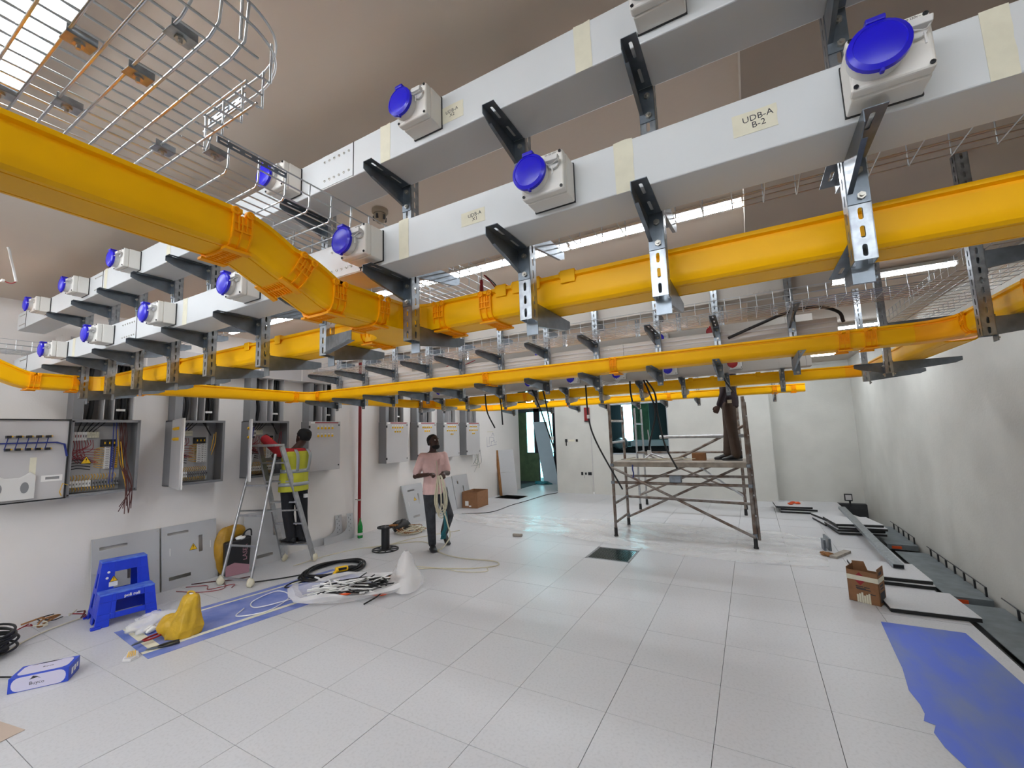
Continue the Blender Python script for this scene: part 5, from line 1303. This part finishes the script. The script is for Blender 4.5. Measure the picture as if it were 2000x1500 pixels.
b = MB(); b.tube([(0, 0, .05), (-.03, 0, .5)], .012, 8); b.tube([(0, 0, .1), (.24, 0, .015)], .014, 8); b.tube([(0, 0, .1), (-.14, .1, .015)], .014, 8); b.tube([(0, 0, .1), (-.1, -.12, .015)], .014, 8); b.build('stand', 'alu', t, smooth=60)
t = thing('blue_strap', 'short blue strap hanging from the scaffold deck edge', 'strap', (.42, 4.84, PZ - .085)); b = MB(); b.tube(spline([(0, 0, .04), (.0, -.01, -.03), (.01, -.01, -.10), (-.005, -.01, -.16)]), .011, 6); b.build('strap', 'bluew', t, smooth=60)

# ---------------------------------------------------------------- right side: loose floor tiles, trays, carton
def loose_tile(label, c, z, rz, w=.6, l=.6, group='loose floor tiles on the right'):
    t = thing('loose_floor_tile', label, 'floor tile', (c[0], c[1], z), rz, group)
    b = MB(); b.box(-w / 2, w / 2, -l / 2, l / 2, .032, .038); b.build('white_top', 'tile', t)
    b = MB(); b.box(-w / 2 + .001, w / 2 - .001, -l / 2 + .001, l / 2 - .001, 0, .032); b.build('black_core', 'tile_edge', t)
loose_tile('loose white floor tile lying beside the brown carton', (3.37, 3.37, 0), .003, .04)
loose_tile('loose white floor tile behind the brown carton, lower one', (3.32, 4.18, 0), .001, -.02)
loose_tile('loose white floor tile behind the carton, under the steel bar end', (3.30, 4.20, 0), .041, .02)
for n, (dx, dy, a) in enumerate(((0, 0, 0), (-.02, .02, .04), (.02, -.01, -.03), (-.03, .03, .05))):
    loose_tile('loose floor tile in the stack by the right wall, %s' % ('bottom one', 'second from the bottom', 'third from the bottom', 'topmost')[n], (3.42 + dx, 6.55 + dy), .001 + .040 * n, .12 + a)
loose_tile('loose floor tile askew just behind the stack by the right wall', (3.30, 7.15), .001, .2); loose_tile('loose floor tile leaning over the askew one behind the stack', (3.32, 7.35), .042, .3)
loose_tile('loose floor tile near the back wall corner, lower one', (2.78, 8.15), .001, .02); loose_tile('loose floor tile near the back wall corner, with orange bits', (2.70, 8.2), .085, .06)
loose_tile('loose floor tile near the back wall corner, middle one', (2.80, 8.22), .042, -.03)
t = thing('orange_scraps', 'small orange plastic bits on the tile by the back corner', 'scraps', (2.68, 8.1, .124))
for dx, dy in ((0, 0), (.12, .1), (.05, .16)):
    b = MB(); b.blob((dx, dy, .02), (.05, .03, .022), 6, .2, int(dx * 100)); b.build('bit', 'orange', t)
t = thing('steel_channel', 'long galvanised steel channel lying across the loose tiles at right', 'steel bar'); b = MB()
a = Vector((3.42, 7.6, .185)); c = Vector((3.42, 4.25, .105)); b.bar(a, c, .10, .045); b.build('channel', 'galv', t, bevel=.003); dd = (c - a).normalized()
b = MB(); b.bar(c, c + dd * .002, .09, .036); b.build('hollow_end', 'dark', t)
for n, (y0, y1) in enumerate(((1.6, 3.75), (3.95, 5.7), (6.1, 7.4))):
    t = thing('steel_tray', 'dark galvanised underfloor tray along the right wall, %s' % ('nearest the camera', 'middle one', 'farthest')[n], 'tray', (3.70, y0, -.06), 0, 'underfloor steel trays')
    b = MB(); b.box(0, .34, 0, y1 - y0, -.006, 0); b.build('tray_floor', 'trayst', t)
    b = MB()
    for k in range(int((y1 - y0) / .25)): b.box(.322, .338, .1 + k * .25, .115 + k * .25, .0, .09)
    b.tube([(.333, .1, .09), (.333, y1 - y0, .09)], .006, 5); b.build('lip_edge', 'blackp', t)
    b = MB(); b.box(0, .34, -.004, 0, -.07, 0); b.build('folded_end', 'trayst', t)
    b = MB(); b.box(.05, .16, -.012, -.004, -.06, -.02); b.build('orange_cap', 'orange', t, bevel=.004)
t = thing('floor_gap_dark', 'black strip added in the dark gap along the cut edge of the floor at right', 'rail', (3.6, 1.0, -.3)); b = MB(); b.box(.004, .05, 0, 6.2, 0, .255); b.build('rail', 'tile_edge', t)  # black strip stands for the dark gap beside the cut floor edge
# carton with diamond
t = thing('carton', 'torn brown carton with red diamond mark and masking tape band', 'box', (2.965, 3.30, 0), math.radians(-24))
w, d, h = .24, .19, .31
b = MB(); th = .005
b.box(-w / 2, w / 2, -d / 2, -d / 2 + th, 0, h - .02); b.box(-w / 2, w / 2, d / 2 - th, d / 2, 0, h - .05); b.box(-w / 2, -w / 2 + th, -d / 2, d / 2, 0, h); b.box(w / 2 - th, w / 2, -d / 2, d / 2, 0, h + .02); b.box(-w / 2, w / 2, -d / 2, d / 2, 0, th)
b.prism([(-w / 2, h - .05), (w * .0, h - .05), (-w * .1, h + .03), (-w / 2, h + .02)], (0, d / 2 - th, 0), (1, 0, 0), UP, (0, 1, 0), th); b.build('box', 'card', t)
b = MB(); b.box(-w / 2 - .001, w / 2 + .001, -d / 2 - .0012, d / 2 + .0012, h * .66, h * .80); b.box(-w / 2 - .0012, w / 2 + .0012, -d / 2 - .001, d / 2 + .001, h * .66, h * .80)
bb = MB()
for q in ((-w / 2 - .0012, w / 2 + .0012, -d / 2 - .0014, -d / 2), (w / 2, w / 2 + .0014, -d / 2 - .001, d / 2 + .001), (-w / 2 - .0014, -w / 2, -d / 2 - .001, d / 2 + .001)): bb.box(q[0], q[1], q[2], q[3], h * .65, h * .79)
bb.build('tape_band', 'tape', t)
b = MB(); b.prism([(-.055, 0), (0, -.06), (.055, 0), (0, .06)], (-.02, -d / 2 - .0003, h * .70), (1, 0, 0), UP, (0, -1, 0), .0006); b.build('red_diamond', 'redw', t)
for x0, x1, z in ((-.055, .0, .46), (.008, .05, .455), (-.055, .02, .41), (-.05, .055, .38), (.03, .09, .28)):
    b = MB(); b.box(x0, x1, -d / 2 - .0008, -d / 2, h * z, h * z + .008); b.build('print_line', 'ink', t)
for y0, z0, z1 in ((-.05, .52, .58), (-.045, .44, .48), (-.06, .86, .95)):
    b = MB(); b.box(w / 2, w / 2 + .0008, y0, y0 + .09, h * z0, h * z1); b.build('print_line', 'ink', t)
b = MB(); b.box(w / 2, w / 2 + .0008, -.07, .07, .02, h * .36); b.build('barcode_print', 'ink', t)
b = MB()
for k in range(6): b.box(-.055 + .018 * k, -.040 + .018 * k, -d / 2 - .002, -d / 2, .0, .07 + .012 * (k % 3))
b.build('tape_tails', 'tape', t)
t = thing('offcuts', 'two short dark channel offcuts standing beside the polythene edge', 'offcuts', (2.86, 5.15, 0), .1)
for k in range(2):
    b = MB(); b.box(-.02 + .06 * k, .005 + .06 * k, -.04, .1 + .15 * k, 0, .14 + .02 * k); b.build('offcut', 'galvd', t)
t = thing('wood_offcut', 'pale wooden offcut on the floor by the channel offcuts', 'offcut', (3.0, 4.95, 0), -.5); b = MB(); b.box(-.04, .04, -.22, .2, 0, .03); b.build('board', 'plank', t); b = MB(); b.blob((-.1, -.16, .02), (.07, .05, .03), 6, .3, 2, -.02); b.build('lump', 'wood', t)
# blue film at right
t = thing('protective_film', 'large bright blue protective film on the floor at lower right', 'film', (0, 0, 0))
pts = [(2.955, 2.785), (3.485, 2.80), (3.50, 2.45), (3.52, 1.9), (3.50, .2), (3.0, .3), (2.90, .62), (2.915, .95), (2.87, 1.10), (2.86, 1.22), (2.89, 1.30), (2.845, 1.32), (2.87, 1.40), (2.875, 1.50), (2.86, 1.65), (2.90, 1.95), (2.915, 2.2), (2.935, 2.5)]
b = MB(); b.prism(pts, (0, 0, .0015), (1, 0, 0), (0, 1, 0), UP, .0012); b.build('sheet', 'film', t)

# ---------------------------------------------------------------- people
def fig(name, m, parent, build, vox=.009, sm=3, fac=.5):
    b = MB(); build(b); o = b.build(name, m, parent, smooth=180)
    md = o.modifiers.new('remesh', 'REMESH'); md.mode = 'VOXEL'; md.voxel_size = vox; md.use_smooth_shade = True
    md = o.modifiers.new('smooth', 'SMOOTH'); md.factor = fac; md.iterations = sm
    return o
def ell(M, rings, n=18):
    """loft of ellipses: (centre, half-axis a, half-axis b)"""
    vs = []; fs = []
    for c, a, bb_ in rings:
        for k in range(n):
            t_ = 2 * PI * k / n; vs.append(Vector(c) + Vector(a) * math.cos(t_) + Vector(bb_) * math.sin(t_))
    for i in range(len(rings) - 1):
        for k in range(n): fs.append((i * n + k, i * n + (k + 1) % n, (i + 1) * n + (k + 1) % n, (i + 1) * n + k))
    fs.append(tuple(range(n))[::-1]); fs.append(tuple(range((len(rings) - 1) * n, len(rings) * n)))
    M.add(vs, fs)
def limb(M, pts, rs, n=12):
    P = []; Rr = []
    for i in range(len(pts) - 1):
        for k in range(5):
            f = k / 5; P.append(Vector(pts[i]).lerp(Vector(pts[i + 1]), f)); Rr.append(rs[i] * (1 - f) + rs[i + 1] * f)
    P.append(Vector(pts[-1])); Rr.append(rs[-1]); M.tube(P, Rr, n)
    for p, r in zip(pts[1:-1], rs[1:-1]): M.blob(p, (r, r, r), 6)
    M.blob(pts[0], (rs[0],) * 3, 6); M.blob(pts[-1], (rs[-1],) * 3, 6)
def hand(M, wr, d, palm, grip=.6):
    """palm and five bent fingers: d = direction of the hand, palm = palm normal"""
    d = Vector(d).normalized(); pn = Vector(palm); pn = (pn - d * pn.dot(d)).normalized(); s = d.cross(pn); wr = Vector(wr)
    ell(M, [(wr, s * .024, pn * .018), (wr + d * .03, s * .036, pn * .016), (wr + d * .085, s * .042, pn * .014), (wr + d * .095, s * .036, pn * .010)], 12)
    for k, (o, L) in enumerate(((-.031, .072), (-.011, .082), (.010, .077), (.030, .060))):
        p0 = wr + d * .085 + s * o; p = [p0]
        ang = 0
        for seg, f in ((.45, 1), (.33, 1.2), (.25, .9)):
            ang += grip * f; p.append(p[-1] + (d * math.cos(ang) + pn * math.sin(ang)) * L * seg)
        M.tube(p, [.0105, .010, .009, .0075], 7)
    th = [wr + d * .025 + s * -.028, wr + d * .055 + s * -.052 + pn * .012, wr + d * .085 + s * -.05 + pn * .03, wr + d * .105 + s * -.035 + pn * .04]
    M.tube(th, [.014, .012, .011, .008], 7)
def person(label, loc, J, F, face, mats, opt):
    """J: joints in world space, F: body facing, face: looking direction"""
    t = thing('person', label, 'person', loc); O = Vector(loc)
    J = {k: Vector(v) - O for k, v in J.items()}
    F = Vector(F).normalized(); Rt = F.cross(UP).normalized()
    fd = Vector(face).normalized(); hr = fd.cross(UP).normalized(); hu = hr.cross(fd); hc = J['head']
    def torso(M, e, z0, z1):
        up = J['neck'] - J['pelvis']
        R_ = [(-.04, .165, .115), (.06, .165, .118), (.20, .15, .108), (.38, .152, .105), (.58, .172, .115), (.76, .182, .112), (.88, .165, .095), (.96, .10, .075), (1.0, .062, .06)]
        ell(M, [(J['pelvis'] + up * f, Rt * (a + e), F * (c + e)) for f, a, c in R_ if z0 <= f <= z1])
    def body(M):
        torso(M, -.006, -1, 2)
        limb(M, [J['pelvis'].lerp(J['neck'], .96), hc - hu * .06 - fd * .015], [.058, .052])
        for s in 'LR':
            limb(M, [J['sh' + s], J['el' + s], J['wr' + s]], [.050, .040, .027]); d = J['ha' + s] - J['wr' + s]; hand(M, J['wr' + s], d, opt['palm' + s], opt.get('grip', .6))
            limb(M, [J['hip' + s], J['kn' + s], J['an' + s]], [.078, .055, .042])
        ell(M, [(hc + hu * z + fd * y, hr * a, fd * c) for z, y, a, c in ((-.115, .03, .03, .03), (-.10, .028, .048, .055), (-.07, .02, .060, .072), (-.03, .008, .068, .086), (.02, .0, .074, .094), (.06, -.004, .073, .094), (.095, -.008, .058, .074), (.115, -.01, .03, .04))], 20)
        ell(M, [(hc + hu * z + fd * y, hr * a, fd * c) for z, y, a, c in ((.022, .084, .008, .008), (.0, .093, .010, .012), (-.022, .100, .014, .014), (-.032, .094, .017, .010))], 10)          # nose
        ell(M, [(hc - hu * .052 + fd * .078 + hr * x, hu * h_, fd * .014) for x, h_ in ((-.026, .003), (-.012, .009), (0, .008), (.012, .009), (.026, .003))], 8)          # lips
        ell(M, [(hc + hu * .032 + fd * .080 + hr * x, hu * .009, fd * .013) for x in (-.045, -.02, 0, .02, .045)], 8)    # brow
        for s in (-1, 1): M.blob(hc + hr * .074 * s - fd * .004 - hu * .006, (.014, .018, .030), 6)
    fig('body', 'skin', t, body, .0068, 2, .4)
    for s in (-1, 1):
        b = MB(); p = hc + hr * .030 * s + fd * .078 + hu * .012; b.blob(p, (.011, .011, .009), 8); e = b.build('eye', 'eye', t, smooth=180)
        b = MB(); b.blob(p + fd * .008, (.005, .005, .005), 6); b.build('pupil', 'blackp', e, smooth=180)
    def hairf(M):
        if opt.get('cap'):
            ell(M, [(hc + hu * z + fd * y, hr * a, fd * c) for z, y, a, c in ((-.03, -.035, .076, .068), (.02, -.012, .086, .106), (.06, -.012, .086, .106), (.10, -.014, .074, .090), (.125, -.016, .04, .05))], 20)
        else:
            ell(M, [(hc + hu * z + fd * y, hr * a, fd * c) for z, y, a, c in ((-.035, -.045, .068, .048), (.01, -.032, .079, .068), (.055, -.015, .080, .094), (.09, -.012, .068, .084), (.118, -.014, .036, .046))], 20)
    fig('cap' if opt.get('cap') else 'hair', 'cap' if opt.get('cap') else 'hair', t, hairf, .008, 2)
    if opt.get('beard'):
        def beard(M):
            ell(M, [(hc + hu * z + fd * y, hr * a, fd * c) for z, y, a, c in ((-.128, .045, .020, .02), (-.11, .042, .046, .050), (-.085, .034, .061, .066), (-.066, .022, .064, .070))], 16)
            ell(M, [(hc - hu * .038 + fd * .084 + hr * x, hu * .007, fd * .012) for x in (-.032, -.015, 0, .015, .032)], 8)
        fig('beard', 'hair', t, beard, .007, 2)
    # clothes
    sl = opt.get('sleeve', .55)
    def shirt(M):
        torso(M, .012, opt.get('hem', -.03), .965)
        for s in 'LR':
            if sl <= 1: limb(M, [J['pelvis'].lerp(J['neck'], .82), J['sh' + s], J['sh' + s].lerp(J['el' + s], sl * 1.25)], [.07, .067, .062])
            else: limb(M, [J['pelvis'].lerp(J['neck'], .82), J['sh' + s], J['el' + s], J['el' + s].lerp(J['wr' + s], .9)], [.07, .064, .054, .042])
        if opt.get('hem', 0) < 0:
            ell(M, [(J['pelvis'] - UP * .10 + (J['pelvis'] - J['pelvis']) , Rt * .182, F * .135), (J['pelvis'] + UP * .05, Rt * .178, F * .132)])
    fig('shirt', mats[0], t, shirt, .010, 3)
    def trousers(M):
        ell(M, [(J['pelvis'] + UP * z, Rt * a, F * c) for z, a, c in ((-.12, .16, .115), (-.05, .175, .125), (.06, .170, .120))])
        for s in 'LR':
            limb(M, [J['hip' + s], J['kn' + s], J['an' + s] + UP * .0], [.098, .074, opt.get('cuff', .066)])
    fig('trousers', mats[1], t, trousers, .010, 3)
    for s in 'LR':
        a = J['an' + s]; to = J['to' + s]; d = Vector((to.x - a.x, to.y - a.y, 0)).normalized(); sd = d.cross(UP); base = Vector((a.x, a.y, to.z))
        tilt = UP * (a.z - to.z - .075)
        def shoe(M):
            ell(M, [(base - d * .075 + UP * .03 + tilt, sd * .02, UP * .028), (base - d * .06 + UP * .045 + tilt, sd * .038, UP * .045), (base + UP * .05 + tilt * .8, sd * .042, UP * .05), (base + d * .07 + UP * .04 + tilt * .45, sd * .045, UP * .038), (base + d * .14 + UP * .028, sd * .048, UP * .028), (base + d * .19 + UP * .022, sd * .04, UP * .02), (base + d * .21 + UP * .018, sd * .018, UP * .012)], 14)
        so = fig('shoe', 'shoe', t, shoe, .008, 2)
        b = MB(); b.prism([(-.075, -.03), (-.03, -.042), (.08, -.046), (.15, -.048), (.20, -.03), (.205, .03), (.15, .048), (.08, .046), (-.03, .042), (-.075, .03)], base + UP * .0, d, sd, UP, .016)
        if abs(a.z - to.z - .075) < .03: b.build('sole', 'sole', so, bevel=.003)
    if opt.get('extra'): opt['extra'](t, J, F, Rt, torso)
    return t
def shirt_detail(t, J, F, Rt, torso):
    n = J['pelvis'].lerp(J['neck'], .95)
    for s in (-1, 1):
        b = MB(); b.prism([(0, 0), (.075, .015), (.07, .05), (.0, .055)], n + F * .075 + Rt * .012 * s - UP * .035, Rt * s, (UP * .75 - F * .66).normalized(), (F * .66 + UP * .75).normalized(), .008); b.build('collar', 'pink', t, bevel=.004)
    b = MB(); b.tube(spline([n + F * .085 - UP * .03, J['pelvis'].lerp(J['neck'], .62) + F * .135, J['pelvis'].lerp(J['neck'], .3) + F * .128, J['pelvis'] + F * .142 - UP * .06]), .006, 5); b.build('placket', 'cream', t)
    c = J['pelvis'].lerp(J['neck'], .70) + F * .118 - Rt * .085
    b = MB(); b.prism([(-.045, -.05), (.045, -.05), (.045, .05), (-.045, .05)], c, (Rt * .93 + F * .37).normalized(), UP, (F * .93 - Rt * .37).normalized(), .006); b.build('pocket', 'pink', t, bevel=.003)
person('person in a pink shirt and grey jeans holding a looped white rope', (-2.2, 3.12, 0), dict(
    pelvis=(-2.20, 3.12, .93), neck=(-2.215, 3.115, 1.475), head=(-2.185, 3.09, 1.615), shR=(-2.29, 2.955, 1.395), elR=(-2.41, 2.93, 1.105), wrR=(-2.10, 2.87, 1.145), haR=(-2.0, 2.87, 1.16),
    shL=(-2.13, 3.27, 1.395), elL=(-2.03, 3.24, 1.13), wrL=(-1.95, 3.02, 1.155), haL=(-1.88, 2.93, 1.12), hipR=(-2.245, 3.05, .88), knR=(-2.21, 3.04, .48), anR=(-2.235, 3.10, .095), toR=(-2.12, 3.0, .003),
    hipL=(-2.15, 3.19, .88), knL=(-1.99, 3.20, .50), anL=(-2.32, 3.50, .17), toL=(-2.22, 3.44, .003)), (.88, -.47, 0), (.95, -.12, .25), ('pink', 'jean'),
    dict(palmR=(0, -.2, -1), palmL=(0, .1, -1), beard=1, hem=-.06, sleeve=.62, cuff=.06, grip=.85, extra=shirt_detail))
t = thing('rope_coil', 'looped white rope hanging from the hands of the person in pink', 'rope', (-1.92, 2.90, 1.13))
for k in range(6):
    rnd = random.Random(k + 20); w = .05 + .022 * k; L = .50 + .035 * (k % 4); dx = rnd.uniform(-.02, .02)
    P = [(dx + w * math.sin(a) * (.35 + .65 * (1 - math.cos(a)) / 2), .012 * k - .03, -L * (1 - math.cos(a)) / 2) for a in [2 * PI * i / 26 for i in range(27)]]
    b = MB(); b.tube(P, .0075, 6, cap=False); b.build('loop', 'cream', t, smooth=60)
b = MB(); b.tube(spline([(.05, 0, -.40), (.12, .02, -.68), (.14, .05, -.85), (.02, .08, -1.0), (-.12, .12, -1.09), (-.28, .18, -1.122)]), .0095, 6); b.build('tail', 'cream', t, smooth=60)
t = thing('teal_glove', 'teal work glove hanging below the looped rope', 'glove', (-1.86, 2.93, .62)); b = MB(); b.tube(spline([(0, 0, 0), (.02, 0, -.12), (0, .02, -.24), (-.06, .02, -.34)]), .03, 8)
o = b.build('glove', 'teal', t, smooth=180); b = MB()
for k in range(4): b.tube([(-.05 + .008 * k, .0 + .015 * k, -.32), (-.07 + .012 * k, .0 + .018 * k, -.40)], .011, 6)
b.build('fingers', 'teal', t, smooth=60)

def vest_detail(t, J, F, Rt, torso):
    def vest(M): torso(M, .032, -.12, .92); ell(M, [(J['pelvis'] - UP * .09, Rt * .215, F * .165), (J['pelvis'] + UP * .08, Rt * .205, F * .158), (J['pelvis'].lerp(J['neck'], .4), Rt * .195, F * .15)])
    v = fig('vest', 'vest', t, vest, .010, 3)
    up = J['neck'] - J['pelvis']
    for f, a, c in ((.02, .212, .168), (.36, .200, .156)):
        b = MB(); n = 28; ct = J['pelvis'] + up * f; vs = []
        for z in (-.025, .025):
            for k in range(n):
                q = 2 * PI * k / n; vs.append(ct + Rt * a * math.cos(q) + F * c * math.sin(q) + UP * z)
        b.add(vs, [(k, (k + 1) % n, (k + 1) % n + n, k + n) for k in range(n)]); b.build('reflective_band', 'refl', t, smooth=180, solid=.004)
    for s in (-1, 1):
        P = [J['pelvis'] + up * .36 + Rt * .09 * s - F * .150, J['pelvis'] + up * .60 + Rt * .10 * s - F * .158, J['pelvis'] + up * .80 + Rt * .105 * s - F * .147, J['pelvis'] + up * .93 + Rt * .10 * s - F * .09]
        P = spline(P, 4); b = MB(); vs = []
        for p in P: vs += [p - Rt * .024, p + Rt * .024]
        b.add(vs, [(2 * i, 2 * i + 1, 2 * i + 3, 2 * i + 2) for i in range(len(P) - 1)]); b.build('reflective_strap', 'refl', t, smooth=180, solid=.005)
    b = MB(); b.cb(J['hipR'] - UP * .12 + Rt * .0 - F * .105, (.035, .05, .05)); b.build('trouser_tag', 'white', t)
person('person in yellow high-visibility vest and black cap reaching into a cabinet', (-3.58, 1.78, .27), dict(
    pelvis=(-3.57, 1.72, 1.10), neck=(-3.59, 1.77, 1.62), head=(-3.60, 1.87, 1.755), shL=(-3.60, 1.53, 1.55), elL=(-3.70, 1.36, 1.75), wrL=(-3.92, 1.50, 1.78), haL=(-4.0, 1.56, 1.74),
    shR=(-3.59, 1.92, 1.52), elR=(-3.80, 1.90, 1.34), wrR=(-3.92, 1.76, 1.48), haR=(-4.0, 1.72, 1.50), hipL=(-3.58, 1.64, 1.05), knL=(-3.62, 1.68, .68), anL=(-3.62, 1.74, .37), toL=(-3.74, 1.74, .283),
    hipR=(-3.56, 1.82, 1.05), knR=(-3.56, 1.85, .68), anR=(-3.54, 1.86, .37), toR=(-3.66, 1.86, .283)), (-.98, -.12, 0), (-.93, -.22, .30), ('redsh', 'trou'),
    dict(palmR=(0, -1, .2), palmL=(0, 1, -.3), cap=1, sleeve=.75, cuff=.07, hem=.0, extra=vest_detail))
def belt_tag(t, J, F, Rt, torso):
    b = MB(); b.cb(J['pelvis'] - Rt * .0 + Vector((.02, -.19, -.02)), (.06, .006, .05)); b.build('belt_tag', 'cream', t)
person('person in brown trousers standing on the scaffold, head hidden by the trunking', (1.84, 5.30, PZ), dict(
    pelvis=(1.85, 5.30, 2.10), neck=(1.86, 5.30, 2.63), head=(1.82, 5.30, 2.78), shL=(1.86, 5.10, 2.55), elL=(1.82, 5.06, 2.26), wrL=(1.72, 5.08, 2.02), haL=(1.67, 5.09, 1.93),
    shR=(1.84, 5.49, 2.55), elR=(1.62, 5.50, 2.72), wrR=(1.52, 5.44, 2.92), haR=(1.5, 5.42, 3.0), hipL=(1.85, 5.21, 2.04), knL=(1.87, 5.19, 1.64), anL=(1.90, 5.20, PZ + .10), toL=(1.74, 5.20, PZ + .003),
    hipR=(1.84, 5.39, 2.04), knR=(1.81, 5.40, 1.64), anR=(1.78, 5.40, PZ + .10), toR=(1.60, 5.40, PZ + .003)), (-1, -.1, 0), (-.8, 0, .55), ('maroon', 'brown'),
    dict(palmR=(-1, 0, 0), palmL=(0, 1, 0), sleeve=1.1, cuff=.075, hem=-.08, extra=belt_tag))
# ---------------------------------------------------------------- single-part things become plain meshes
for o in [q for q in bpy.data.objects if q.type == 'EMPTY' and q.parent is None]:
    if len(o.children) == 1 and not o.children[0].children:
        c = o.children[0]; nm = o.name; mw = o.matrix_basis @ c.matrix_parent_inverse @ c.matrix_basis
        c.parent = None; c.matrix_parent_inverse.identity(); c.matrix_basis = mw
        for k in o.keys(): c[k] = o[k]
        if 'kind' in c.keys() and 'kind' not in o.keys(): del c['kind']
        bpy.data.objects.remove(o, do_unlink=True); c.name = nm
